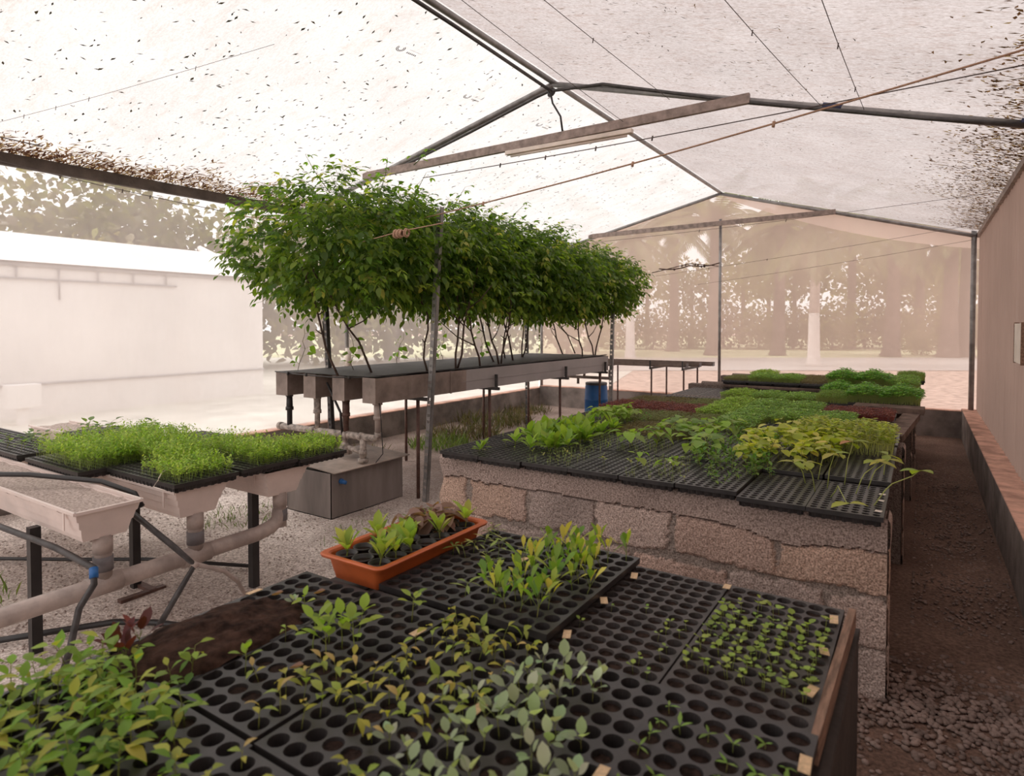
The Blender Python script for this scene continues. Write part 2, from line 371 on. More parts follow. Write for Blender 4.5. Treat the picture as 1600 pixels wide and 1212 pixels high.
litter('leaf_litter', 'dark brown dead leaves banked up along the right eave', 11000, eaveR, red+[(.15, .08, .06)]*2, .015, .06, .30)
cl = [(rnd(-2.6, .3), rnd(1.5, 9)) for _ in range(46)]
def slopeR():
    if random.random() < .5: return (rnd(-2.75, .4), rnd(.8, 10.4))
    c = random.choice(cl); return (min(.5, max(-2.75, c[0]+random.gauss(0, .16))), c[1]+random.gauss(0, .12))
litter('leaf_litter', 'fine brown twigs and leaf bits over the greyish right roof sheet', 3400, slopeR, drk[:2]+[(.30, .19, .14), (.22, .13, .10)], .012, .05, .12)
# printed marks on the left sheet: a ring emblem and a line of tiny illegible print
for i, (x, y) in enumerate([(-3.32, 3.55), (-3.45, 4.55), (-3.35, 5.65), (-4.1, 6.9)]):
    b = MB()
    def rp(u, v):
        X_ = x+u*.9+v*.1; Y_ = y+v*.9-u*.1; return (X_, Y_, roofz(X_, Y_)-.007)
    for rr in (.035, .022):
        for k in range(9):
            a0, a1 = R(40+k*29), R(40+(k+1)*29)
            b.add([rp(rr*math.cos(a0), rr*math.sin(a0)), rp(rr*math.cos(a1), rr*math.sin(a1)), rp((rr+.007)*math.cos(a1), (rr+.007)*math.sin(a1)), rp((rr+.007)*math.cos(a0), (rr+.007)*math.sin(a0))], [(0, 1, 2, 3)])
    for k in range(6):
        u = -.02; v = .08+k*.018
        b.add([rp(u-.008, v), rp(u+.010, v), rp(u+.010, v+.010), rp(u-.008, v+.010)], [(0, 1, 2, 3)])
    for k in range(10):
        v = .08+k*.012; b.add([rp(.022, v), rp(.026, v), rp(.026, v+.007), rp(.022, v+.007)], [(0, 1, 2, 3)])
    b.build('printed_mark', 'ink', ceil1)

# roof frame: trusses, ridge pipe, tie beams
def truss(y, label, fixture):
    t = thing('roof_truss', label, 'truss')
    for nm, xe, ze in (('rafter', EX+.03, EZL-.01), ('rafter', WX-.05, EZR+.0)):
        b = MB(); b.tube([(RX, y, RZ-.03), (xe, y, ze-.03)], .026, 12); b.build(nm, 'galvanised', t, smooth=True)
    zt = 3.2
    xl = EX+(RX-EX)*(zt-EZL)/(RZ-EZL)+.03; xr = -1.10
    b = MB(); b.bar((xl-.1, y-.03, 3.19), (xr, y-.03, 3.245), .04, .075); o = b.build('tie_beam', 'tie_steel', t)
    if fixture:
        # second thin pipe slung under the rafters
        b = MB(); b.tube([(-4.6, y-.03, 3.22), (-3.7, y-.03, 3.43), (-2.95, y-.03, 3.62), (RX-.02, y-.03, 3.645), (-2.3, y-.03, 3.60), (-1.2, y-.03, 3.245), (0, y-.03, 2.90), (.6, y-.03, 2.745)], .014, 8)
        b.build('conduit', 'dark_steel', t, smooth=True)
        for x in (-.55, .55):
            b = MB(); b.tube([(x-.06, y, RZ-.03+(EZR+.01-RZ)*(x-.06-RX)/(WX-.05-RX)), (x+.06, y, RZ-.03+(EZR+.01-RZ)*(x+.06-RX)/(WX-.05-RX))], .029, 12)
            b.build('tape_wrap', 'blue_tape', t, smooth=True)
    return t
t1 = truss(4.96, 'near steel pipe roof truss with a white light batten under its tie', True)
t2 = truss(EY-.06, 'far end steel pipe roof truss against the tan net', False)
b = MB(); b.tube([(RX, Y0, RZ-.01), (RX, EY, RZ-.01)], .024, 12); rp_ = b.build('ridge_pipe', 'galvanised', smooth=True, label='long grey steel ridge pipe running under the peak of the roof', cat='pipe')
b = MB(); b.tube([(RX+.03, .0, RZ-.075), (RX+.02, 3.5, RZ-.085), (RX, 4.93, RZ-.10)], .014, 8)
link('electrical_conduit', b.mesh('electrical_conduit', 'dark_steel', True), label='thin black conduit strapped below the ridge pipe', cat='conduit')
b = MB(); b.tube([(RX+.0, 4.92, RZ-.13), (RX+.03, 4.9, RZ-.22), (RX+.11, 4.9, RZ-.35), (RX+.12, 4.92, 3.26)], .009, 6)
for k in range(3): b.tube([(RX+.03*math.cos(a), 4.93+.02*math.sin(a), RZ-.12+.03*math.sin(a)+.01*k) for a in [q*.7 for q in range(10)]], .008, 6)
b.build('power_cable', 'black_plastic', smooth=True, label='black cable knotted at the ridge and hanging down to the tie beam', cat='cable')
t = thing('light_batten', 'long pale strip light fixed under the near tie beam', 'light fitting')
b = MB(); b.box(-3.27, -2.02, 4.885, 4.935, 3.135, 3.172); bev(b.build('housing', 'batten_white', t)); b = MB(); b.tube([(-3.22, 4.91, 3.122), (-2.07, 4.91, 3.122)], .011, 10); b.build('lamp_tube', 'batten_white', t, smooth=True)

# wires and rope
def wire(pts, r, label, mat='wire_dark', name='support_wire', cat='wire', sag=.02, group=None, knots=0):
    P = [V3(p) for p in pts]; q = []
    for a, c in zip(P[:-1], P[1:]):
        for i in range(10):
            t = i/10; v = a.lerp(c, t); v.z -= sag*math.sin(math.pi*t); q.append(v)
    q.append(P[-1]); b = MB(); b.tube(q, r, 5)
    for k in range(knots):
        i = random.randrange(2, len(q)-2); b.tube([q[i]+V3((0, 0, .01)), q[i]-V3((.004, .003, .02))], r*1.6, 5)
    return b.build(name, mat, smooth=True, label=label, cat=cat, group=group)
wire([(WX-.06, 3.75, 3.0-.24), (-3.5, 4.0, 2.78)], .0035, 'thin wire crossing just above the tan rope to the right eave', knots=6)
wire([(WX-.06, 3.4, 2.74), (-3.6, 3.95, 2.42)], .0055, 'tan rope stretched from the right eave down to the vines', 'rope_tan', 'rope', 'rope', .03, knots=3)
wire([(WX-.06, 7.2, 2.76), (-3.9, 7.0, 2.55)], .0021, 'thin wire above the far tie beam, reaching the right eave near the far end', knots=2)
wire([(WX-.06, 9.3, 2.76), (-3.4, 9.2, 2.30)], .0021, 'thin wire low across the far net, ending at the right eave', knots=2)
wire([(WX-.1, 10.1, 2.66), (-3.0, 10.0, 2.2)], .0021, 'lowest thin wire in front of the far net')
wire([(-1.9, .9, 3.44), (-1.6, 4.6, 3.235)], .0021, 'wire under the right roof sheet tied to the end of the tie beam', knots=2)
wire([(-2.3, 1.3, 3.55), (-2.10, 4.9, 3.24)], .0021, 'wire beside the ridge pipe tied to the middle of the tie beam')
wire([(-.9, 2.0, 3.10), (-.62, 4.92, 3.10)], .0021, 'wire tied to the right rafter left of the blue tape', knots=1)
wire([(-.4, 2.3, 2.97), (-.35, 4.92, 3.02)], .0021, 'wire tied to the right rafter right of the blue tape', knots=3)
wire([(-6.2, 1.6, 2.95), (-3.4, 2.5, 3.30)], .0013, 'faint wire crossing the upper left roof', knots=4)
wire([(-5.2, .5, 2.9), (-5.7, 2.1, 2.93)], .0045, 'upper dark wire with a looped knot at the left edge', knots=3)
wire([(-5.6, .9, 2.78), (-6.05, 1.7, 2.92)], .0045, 'lower dark wire with a looped knot at the left edge', knots=3)
wire([(-5.3, 1.2, 2.72), (-5.4, 3.4, 2.60)], .003, 'wire running from the left edge down to the vine tips', knots=4)
wire([(EX+.1, 4.0, 2.72), (-4.9, 4.15, 2.60), (-3.95, 4.2, 2.52)], .005, 'tan string tied to the left eave beam', 'rope_tan', 'string', 'string')
wire([(-3.4, 9.35, 2.42), (-3.1, 9.9, 2.50), (-2.78, 10.45, 2.57)], .010, 'dry brown vine cane reaching from the canopy to the middle far post', 'twig', 'dry_cane', 'cane', .03, knots=5)
wire([(-3.5, 9.3, 2.36), (-3.1, 9.9, 2.53), (-2.80, 10.45, 2.52)], .007, 'thinner dry cane twisted round the one reaching the middle far post', 'twig', 'dry_cane', 'cane', .0, knots=5)
t = thing('twine_coil', 'coil of tan twine hanging on the rope in front of the vines', 'twine', (-3.1, 3.3, 2.20))
b = MB()
for k in range(9):
    o_ = -.05+k*.011+(.03 if k > 6 else 0); rr = .026+.004*math.sin(k*2)
    b.tube([(o_+.003*math.sin(a*3), rr*math.cos(a)*.8, rr*math.sin(a)) for a in [q*math.pi/6 for q in range(13)]], .0055, 6)
b.build('coil', 'rope_tan', t, smooth=True)
wire([(-3.56, 3.32, 2.165), (-3.1, 3.3, 2.215), (-2.75, 3.35, 2.25)], .004, 'tan cord across the near end of the vines, holding the coil', 'rope_tan', 'cord', 'cord', .0)

# ================================================================== TRAYS
TR = {}
def tray_mesh(key, W, H, nx, ny, r, depth, seg, mat, fill):
    rim = .007
    px, py = (W-2*rim)/nx, (H-2*rim)/ny
    b = MB()
    b.add([(0, 0, 0), (W, 0, 0), (W, H, 0), (0, H, 0), (rim, rim, 0), (W-rim, rim, 0), (W-rim, H-rim, 0), (rim, H-rim, 0),
           (0, 0, -.020), (W, 0, -.020), (W, H, -.020), (0, H, -.020)],
          [(0, 1, 5, 4), (1, 2, 6, 5), (2, 3, 7, 6), (3, 0, 4, 7), (0, 8, 9, 1), (1, 9, 10, 2), (2, 10, 11, 3), (3, 11, 8, 0)])
    def rib(x0, y0, x1, y1, nn):
        o_ = []
        for k in range(nn*4+1): t = k/(nn*4); q = .0035*(0, 1, 1, 0)[k % 4]; o_.append((x0+(x1-x0)*t, y0+(y1-y0)*t, q))
        return o_
    g_ = .009
    for (ax, ay, bx, by, nn, ox, oy) in ((g_, g_, W-g_, g_, nx, 0, 1), (g_, H-g_, W-g_, H-g_, nx, 0, -1), (g_, g_, g_, H-g_, ny, 1, 0), (W-g_, g_, W-g_, H-g_, ny, -1, 0)):
        pr_ = rib(ax, ay, bx, by, nn); vs = []
        for x, y, q in pr_: vs += [(x+ox*q, y+oy*q, -.004), (x+ox*(q+.006), y+oy*(q+.006), -depth*.92)]
        b.add(vs, [(2*k, 2*k+2, 2*k+3, 2*k+1) for k in range(len(pr_)-1)])
    s = MB()
    ang = [2*math.pi*(k+.0)/seg for k in range(seg)]
    for i in range(nx):
        for j in range(ny):
            cx, cy = rim+(i+.5)*px, rim+(j+.5)*py
            vs = []
            for a in ang:
                c, sn = math.cos(a), math.sin(a); m = max(abs(c), abs(sn)); vs.append((cx+c/m*px/2, cy+sn/m*py/2, 0))
            for rr, z in ((r, 0), (r*.97, -.004), (r*.66, -depth)):
                vs += [(cx+rr*math.cos(a), cy+rr*math.sin(a), z) for a in ang]
            fs = []
            for l in range(3):
                for k in range(seg): fs.append((l*seg+k, l*seg+(k+1) % seg, (l+1)*seg+(k+1) % seg, (l+1)*seg+k))
            fs.append(tuple(3*seg+k for k in range(seg)))
            b.add(vs, fs)
            if random.random() < fill:
                z = -rnd(.006, .016); s.add([(cx+r*.93*math.cos(a), cy+r*.93*math.sin(a), z+rnd(-.002, .002)) for a in ang], [tuple(range(seg))])
    me = b.mesh('seedling_tray', mat); sm_ = s.mesh('potting_soil', 'potting_soil') if s.v else None
    TR[key] = dict(me=me, soil=sm_, W=W, H=H, nx=nx, ny=ny, px=px, py=py, rim=rim)
tray_mesh('L', .325, .66, 6, 12, .0228, .05, 16, 'tray_black', .35)
tray_mesh('Lf', .325, .66, 6, 12, .0228, .05, 16, 'tray_black', .8)
tray_mesh('S', .328, .685, 7, 14, .0212, .05, 16, 'tray_dusty', .9)
tray_mesh('M', .282, .54, 7, 14, .0148, .045, 8, 'tray_black', .5)
tray_mesh('Mf', .282, .54, 7, 14, .0148, .045, 8, 'tray_black', 1.)
tray_mesh('P', .34, .66, 9, 18, .0150, .045, 8, 'tray_black', .9)
def tray(key, x, y, z, label, rz=0, group=None, rx=0):
    T = TR[key]; o = link('seedling_tray', T['me'], None, (x, y, z), (rx, 0, rz), label=label, cat='seed tray', group=group)
    if T['soil']: link('potting_soil', T['soil'], o, kind='stuff')
    return o
def cell(key, o, i, j):
    T = TR[key]; return o.matrix_basis @ V3((T['rim']+(i+.5)*T['px'], T['rim']+(j+.5)*T['py'], -.010))

# ================================================================== PLANT PROTOTYPES
def jit(c, v=.2):
    k = rnd(1-v, 1+v); return tuple(min(1, x*k*rnd(.92, 1.08)) for x in c)
def proto(kind, H, n, Ll, Lw, elev, pet, tints, curl=.2, lean=.15, sr=.0011, along=.2, shape=None, variants=5, merged=False, fold=.2, fall=0):
    out_ = []
    for _ in range(variants):
        st = MB(); lv = []
        la = rnd(0, 6.28); ln = rnd(0, lean)*H; h = H*rnd(.8, 1.2)
        pts = [V3((math.cos(la)*ln*(t**1.6)+rnd(-.03, .03)*H*t, math.sin(la)*ln*(t**1.6)+rnd(-.03, .03)*H*t, h*t)) for t in (0, .35, .7, 1)]
        st.tube(pts, [sr*1.2, sr, sr*.9, sr*.7], 4, tint=jit((.30, .32, .10), .15))
        k = max(1, int(round(n*rnd(.8, 1.2)))); a0 = rnd(0, 6.28)
        for i in range(k):
            t = 1-along*(i/max(1, k-1))*rnd(.8, 1.2) if k > 1 else 1; t = max(.1, min(1, t))
            idx = t*3; i0 = min(2, int(idx)); base = pts[i0].lerp(pts[i0+1], idx-i0)
            a = a0+i*2.4+rnd(-.3, .3); e = R(rnd(*elev))
            d = V3((math.cos(a)*math.cos(e), math.sin(a)*math.cos(e), math.sin(e)))
            m_ = st if merged else MB(); tc_ = jit(random.choice(tints))
            pl = pet*rnd(.6, 1.2)
            if pl > 0:
                q = base+d*pl; m_.tube([base, base+d*pl*.5+V3((0, 0, pl*.08)), q], sr*.6, 3, tint=jit((.32, .36, .12), .1), cap=False)
            else: q = base
            d2 = (d-V3((0, 0, fall*rnd(.3, 1)))).normalized(); f = rnd(.7, 1.15)
            nrm = V3((0, 0, 1)) if abs(d2.z) < .85 else V3((-math.cos(a), -math.sin(a), .4))
            m_.leaf(q, d2, Ll*f, Lw*f, nrm, curl*rnd(.3, 1.5), fold, tc_, shape=shape)
            if not merged: lv.append(m_.mesh('leaf', 'leaf', True))
        out_.append((st.mesh(kind if merged else 'stem', 'leaf', True), lv))
    return out_
YG = [(.42, .47, .07), (.30, .40, .06), (.55, .48, .10), (.24, .36, .06)]
GR = [(.16, .30, .05), (.22, .36, .06), (.12, .25, .05)]
PR = {
 'tiny': proto('seedling', .022, 2, .0125, .0125, (10, 40), .004, [(.36, .48, .10), (.28, .42, .08)], .1, .2, .0006, 0, [.95, 1, .75], 6, True),
 'star': proto('seedling', .016, 3, .026, .0075, (0, 40), 0, [(.25, .42, .08), (.20, .34, .06)], .2, .1, .0008, .1, None, 6, True),
 'yellow': proto('seedling', .040, 3, .034, .0165, (10, 75), .004, [(.58, .54, .09), (.46, .50, .09), (.34, .44, .08), (.66, .52, .20)], .5, .4, .0009, .35, [.7, 1, .6], 7, False, .35, .5),
 'silver': proto('seedling', .030, 4, .030, .0195, (20, 75), .014, [(.44, .52, .34), (.54, .60, .42), (.36, .46, .27)], .15, .3, .0008, .3, [.8, 1, .75], 6, False, .15, .3),
 'tall': proto('seedling', .034, 5, .050, .0185, (48, 84), .030, [(.38, .46, .07), (.24, .38, .06), (.18, .32, .06), (.70, .60, .14)], .2, .3, .0012, .4, [.4, .85, 1], 6, False, .2, .05),
 'pepper': proto('seedling', .042, 4, .034, .0085, (-10, 45), .006, [(.40, .44, .12), (.30, .38, .10)], .3, .4, .0009, .4, [.8, 1, .6], 4, False, .2, .3),
 'round': proto('seedling', .055, 5, .036, .022, (20, 75), .018, [(.34, .46, .07), (.25, .38, .06)], .2, .2, .0012, .4, [.85, 1, .7], 5, False, .2, .2),
 'lush': proto('leafy_seedling', .10, 9, .058, .029, (-10, 60), .014, [(.20, .34, .045), (.28, .40, .055), (.13, .26, .035), (.42, .44, .08)], .35, .3, .0016, .75, [.75, 1, .6], 6, False, .25, .3),
 'redleaf': proto('leafy_seedling', .03, 5, .06, .03, (40, 80), .03, [(.15, .035, .04), (.10, .028, .03)], .15, .2, .0016, .3, [.8, 1, .8], 2, False),
 'lettuce': proto('lettuce_seedling', .022, 8, .062, .026, (45, 82), .012, [(.36, .48, .08), (.28, .42, .07), (.46, .52, .12)], .2, .2, .002, .4, [.6, 1, .85], 5, False, .3),
 'wilted': proto('lettuce_seedling', .035, 9, .055, .035, (-20, 50), .010, [(.28, .17, .13), (.22, .13, .10), (.33, .22, .17)], .7, .3, .0016, .5, [.8, 1, .8], 4, False, .6, .6),
 'lettuce2': proto('lettuce_seedling', .02, 8, .075, .030, (35, 80), .012, [(.34, .46, .07), (.26, .40, .07)], .3, .2, .002, .5, [.6, 1, .8], 4, True, .3, .2),
 'bean': proto('bean_seedling', .10, 5, .075, .055, (-10, 45), .03, [(.30, .44, .07), (.24, .36, .08), (.36, .46, .10)], .4, .3, .0018, .5, [.95, 1, .6], 4, False, .25, .5),
 'tallpale': proto('bean_seedling', .12, 6, .05, .038, (-10, 35), .02, [(.36, .50, .10), (.30, .44, .08)], .4, .1, .0016, .25, [.95, 1, .6], 4, True, .2, .6),
 'yellowmass': proto('leafy_seedling', .10, 6, .050, .042, (-5, 35), .02, [(.60, .62, .10), (.52, .58, .09), (.42, .50, .08), (.68, .62, .16)], .3, .3, .0014, .3, [.95, 1, .75], 6, True, .2, .3),
 'yg': proto('leafy_seedling', .095, 4, .045, .026, (0, 40), .014, [(.42, .46, .10), (.36, .42, .09)], .3, .15, .001, .2, [.9, 1, .65], 5, True, .2, .2),
 'herb': proto('bushy_seedling', .07, 9, .030, .015, (0, 60), .01, [(.17, .30, .06), (.22, .36, .07), (.12, .24, .05)], .3, .3, .001, .8, None, 5, True),
 'vinelet': proto('trailing_seedling', .045, 5, .036, .032, (0, 50), .02, [(.16, .26, .09), (.22, .30, .12)], .3, .5, .0012, .6, [.95, 1, .7], 4, True),
 'sprig': proto('seedling', .022, 3, .016, .009, (0, 60), .003, [(.30, .40, .10), (.40, .42, .12)], .2, .3, .0007, .3, None, 5, True),
}
def plant(kind, loc, label, group, s=1., cat='seedling', tilt=.15):
    st, lv = random.choice(PR[kind]); nm = st.name.split('.')[0]
    if not lv:
        return link(nm, st, None, loc, (rnd(-tilt, tilt), rnd(-tilt, tilt), rnd(0, 6.28)), (s,)*3, label, cat, group)
    name = {'lush': 'leafy_seedling', 'redleaf': 'leafy_seedling', 'lettuce': 'lettuce_seedling', 'herb': 'bushy_seedling', 'wilted': 'lettuce_seedling', 'bean': 'bean_seedling'}.get(kind, 'seedling')
    o = link(name, None, None, loc, (rnd(-tilt, tilt), rnd(-tilt, tilt), rnd(0, 6.28)), (s,)*3, label, cat, group)
    link('stem', st, o)
    for m_ in lv: link('leaf', m_, o)
    return o

# ================================================================== NEAR BENCH
t = thing('potting_bench', 'low timber bench in the foreground under the black cell trays', 'bench')
b = MB()
for k in range(9): b.box(-1.80+k*.185, -1.80+k*.185+.175, -.25, 2.17, .60, .622)
b.build('bench_top', 'wood_dark', t)
b = MB(); b.bar((-.176, 1.41, .668), (-.163, 2.13, .668), .020, .055); b.build('edge_board', 'wood_pale', t)
b = MB(); b.box(-.165, -.147, -.25, 2.15, .0, .625); b.build('side_panel', 'wood_dark', t)
for x, y in ((-1.76, 2.12), (-1.76, 1.0), (-.22, 2.12), (-1.0, 2.12), (-1.76, -.2), (-.22, -.2)):
    b = MB(); b.box(x-.03, x+.03, y-.03, y+.03, 0, .60); b.build('leg', 'wood_dark', t)
zt = .672
nb = {}
nb['T2'] = ('Lf', tray('Lf', -1.488, 1.475, zt+.026, 'black cell tray with sparse pale pepper seedlings, right of the orange tray'))
nb['T3'] = ('L', tray('L', -1.150, 1.432, zt+.055, 'raised black cell tray holding the tallest yellow-green seedlings'))
nb['T4'] = ('S', tray('S', -.846, 1.418, zt+.020, 'fine-celled almost bare black tray between the tall and the dense small seedlings'))
nb['T5'] = ('S', tray('S', -.510, 1.420, zt+.024, 'fine-celled tray of dense small green seedlings at the right corner of the near bench'))
nb['TA'] = ('L', tray('L', -1.775, .755, zt+.026, 'black cell tray with a heap of dark peat spilled over it'))
nb['TB'] = ('L', tray('L', -1.468, .775, zt+.026, 'black cell tray with one clump of round-leaved seedlings, right of the peat heap'))
nb['TC'] = ('L', tray('L', -1.128, .765, zt+.026, 'black cell tray full of yellowing drooping seedlings'))
nb['TD'] = ('L', tray('L', -.810, .762, zt+.026, 'black cell tray full of silvery oval-leaved seedlings'))
nb['TE'] = ('Lf', tray('Lf', -.492, .758, zt+.028, 'black cell tray of tiny star-shaped seedlings at the near right corner'))
nb['U1'] = ('L', tray('L', -1.775, .10, zt+.026, 'black cell tray of lush leafy plants at the lower left, left one of two'))
nb['U2'] = ('L', tray('L', -1.450, .10, zt+.026, 'black cell tray of lush leafy plants at the lower left, right one of two'))
nb['U3'] = ('L', tray('L', -1.125, .09, zt+.026, 'black cell tray at the very front edge under blurred leafy plants'))
def fillt(key, kind, prob, label, group, s=(.85, 1.15), **kw):
    k, o = nb[key]; T = TR[k]; n_ = 0
    for i in range(T['nx']):
        for j in range(T['ny']):
            if random.random() < prob(i/(T['nx']-1), j/(T['ny']-1)):
                q = cell(k, o, i, j); plant(kind, q+V3((rnd(-.006, .006), rnd(-.006, .006), 0)), label, group, rnd(*s), **kw); n_ += 1
    return n_
fillt('T5', 'tiny', lambda u, v: .97 if v < .80 and v > .08 else .06, 'small green seedling in the fine-celled tray beside the pale edge board', 'small green seedlings in the fine-celled tray', (1.2, 1.7))
fillt('T5', 'tiny', lambda u, v: .95 if .12 < v < .7 else 0, 'small green seedling in the fine-celled tray beside the pale edge board', 'small green seedlings in the fine-celled tray', (.9, 1.3))
fillt('T4', 'tiny', lambda u, v: .75 if u > .75 and v < .5 else (.12 if v < .6 else .0), 'small green seedling in the nearly bare fine-celled tray', 'seedlings in the nearly bare tray', (.9, 1.2))
fillt('T3', 'tall', lambda u, v: .75 if .05 < v < .9 and u < .85 else .12, 'tall yellow-green seedling in the raised tray', 'tall seedlings in the raised tray', (.95, 1.3))
fillt('T2', 'pepper', lambda u, v: .30 if v > .45 else .10, 'pale narrow-leaved seedling in the tray right of the orange tray', 'narrow-leaved seedlings behind the bench middle', (1.0, 1.5))
fillt('TC', 'yellow', lambda u, v: .72 if v > .12 else .4, 'yellowing drooping seedling in the middle tray of the near bench', 'yellowing seedlings in the middle tray', (.9, 1.25))
fillt('TB', 'yellow', lambda u, v: .55 if u > .75 and v < .5 else (.12 if v < .5 else .0), 'yellowing seedling in the tray right of the peat heap', 'yellowing seedlings right of the peat heap', (.9, 1.2))
fillt('TD', 'silver', lambda u, v: .88 if (u < .75 and v < .93) else .12, 'silvery oval-leaved seedling in the tray right of the yellowing ones', 'silvery seedlings in their tray', (1.0, 1.4))
fillt('TC', 'silver', lambda u, v: .5 if u > .7 and v < .6 else 0, 'silvery oval-leaved seedling at the right side of the yellowing tray', 'silvery seedlings among the yellowing ones')
fillt('TE', 'star', lambda u, v: .80 if v < .9 else .3, 'tiny star-shaped green seedling at the near right corner', 'tiny star-shaped seedlings at the near corner', (.9, 1.25))
k, o = nb['TB']
for i, j in ((2, 6), (3, 6), (2, 5), (3, 7), (4, 6), (3, 5)):
    plant('round', cell(k, o, i, j), 'round-leaved bright green seedling in the clump right of the peat heap', 'clump of round-leaved seedlings', 1.25)
plant('round', cell(k, o, 4, 10), 'lone round-leaved seedling in front of the orange tray', None, 1.2)
plant('round', cell(k, o, 1, 2), 'small green seedling beside a dead brown leaf, right of the peat heap', None, .9)
k, o = nb['TA']
plant('round', cell(k, o, 4, 8), 'young green seedling behind the peat heap, nearest the tray seam', None, .8)
plant('silver', cell(k, o, 3, 8), 'pale silvery seedling behind the peat heap', None, .9)
for i, j in ((0, 0), (1, 0), (0, 1)): plant('redleaf', cell(k, o, i, j), 'dark red lettuce seedling at the near end of the peat heap', 'red lettuce seedlings', .9)
for key in ('U1', 'U2'):
    fillt(key, 'lush', lambda u, v: (.85 if key == 'U1' or u < .45 else .3) if v > .25 else 0, 'lush leafy green plant at the lower left corner', 'lush leafy plants at the lower left', (.65, .95))
fillt('U3', 'yellow', lambda u, v: .5 if v > .6 else 0, 'yellowing seedling in the tray at the very front edge', 'yellowing seedlings at the very front', (.9, 1.2))
fillt('TA', 'lush', lambda u, v: .6 if (v < .15 and u > .3) else 0, 'lush leafy green plant at the lower left corner', 'lush leafy plants at the lower left', (.5, .8))
# peat heap
b = MB(); vs = []; fs = []; n_ = 36
for j in range(n_+1):
    for i in range(n_+1):
        u, v = i/n_*2-1, j/n_*2-1; rr = math.hypot(u, v)+.22*noise.noise(V3((u*2, v*2, 0)))
        z = max(-.01, .042*(1-rr**1.5)+.008*noise.noise(V3((u*7, v*7, 2))) if rr < 1 else -.01)
        vs.append((u*.16, v*.27, z))
for j in range(n_):
    for i in range(n_):
        e = j*(n_+1)+i; q = (e, e+1, e+n_+2, e+n_+1)
        if max(vs[a][2] for a in q) > -.005: fs.append(q)
b.add(vs, fs); b.build('peat_heap', 'peat', smooth=True, loc=(-1.615, .96, zt+.030), label='heap of dark crumbly peat spilled on the leftmost near tray', cat='soil heap', kind='stuff')
# paper tags
for i, (x, y, z, rz, lb) in enumerate([
    (-.199, 1.995, .706, .1, 'topmost paper tag beside the pale edge board'), (-.200, 1.786, .706, .2, 'second paper tag down the pale edge board'),
    (-.202, 1.573, .706, -.2, 'third paper tag down the pale edge board'), (-.176, 1.30, .706, .05, 'nearest paper tag at the bottom right corner'),
    (-.515, 2.06, .706, .1, 'pale tag between the two fine-celled trays'), (-.805, 1.749, .706, .5, 'brown tag at the middle of the raised tray'),
    (-.800, 1.50, .706, .4, 'brown tag at the near corner of the raised tray'), (-.800, 1.979, .706, .3, 'small tag at the far end of the raised tray'),
    (-1.150, 1.286, .706, 0, 'pale tag on the seam left of the yellowing seedlings'), (-.807, 1.101, .706, 0, 'pale tag on the seam between yellow and silvery seedlings'),
    (-.494, 1.06, .706, 0, 'pale tag on the seam at the bottom edge'), (-1.765, 1.204, .704, 0, 'yellowish tag on the far left tray edge'),
    (-1.150, 1.834, .735, 0, 'pale tag left of the tall seedlings')]):
    b = MB(); b.box(-.011, .011, -.024, .024, 0, .0016)
    b.build('paper_tag', 'label_paper', loc=(x, y, z), rot=(rnd(-.1, .1), rnd(-.1, .1), rz), label=lb, cat='tag')
# dead leaves
for x, y, lb in ((-1.30, .98, 'curled brown dead leaf on the tray right of the peat heap'), (-1.60, 1.30, 'small dead leaf at the far end of the peat tray'), (-1.70, 1.22, 'pinkish dead leaf on the left tray edge')):
    b = MB(); b.leaf((0, 0, 0), (1, .2, .1), .05, .025, (0, 0, 1), -.3, .8, (.32, .17, .12)); b.build('dead_leaf', 'leaf', smooth=True, loc=(x, y, zt+.03), label=lb, cat='dead leaf')
# orange tray with pots
t = thing('plastic_tray', 'long shallow orange plastic tray holding black pots', 'tray', (-1.615, 1.765, .665))
def rrect(hx, hy, r, z, n=5):
    o = []
    for cx, cy, a in ((hx-r, hy-r, 0), (-hx+r, hy-r, 90), (-hx+r, -hy+r, 180), (hx-r, -hy+r, 270)):
        for k in range(n+1): q = R(a+90*k/n); o.append((cx+r*math.cos(q), cy+r*math.sin(q), z))
    return o
b = MB(); lay = [rrect(.110, .275, .02, 0), rrect(.128, .292, .025, .076), rrect(.150, .312, .03, .078), rrect(.153, .315, .032, .086), rrect(.148, .310, .03, .090), rrect(.130, .294, .025, .088), rrect(.126, .288, .025, .082), rrect(.108, .272, .02, .004)]
n_ = len(lay[0]); vs = [p for l in lay for p in l]; fs = []
for l in range(len(lay)-1):
    for k in range(n_): fs.append((l*n_+k, l*n_+(k+1) % n_, (l+1)*n_+(k+1) % n_, (l+1)*n_+k))
fs += [tuple(range(n_))[::-1], tuple((len(lay)-1)*n_+k for k in range(n_))]
b.add(vs, fs); b.build('tray_body', 'orange_plastic', t, smooth=False)
pm = MB(); pm.lathe([(.027, 0), (.036, .068), (.039, .070), (.039, .074), (.034, .074), (.025, .004)], n=18, cap=True); pme = pm.mesh('pot', 'black_plastic', True)
psm = MB(); psm.lathe([(.033, .060), (.015, .063), (.002, .062)], n=14, cap=True); psme = psm.mesh('potting_soil', 'potting_soil')
k_ = 0
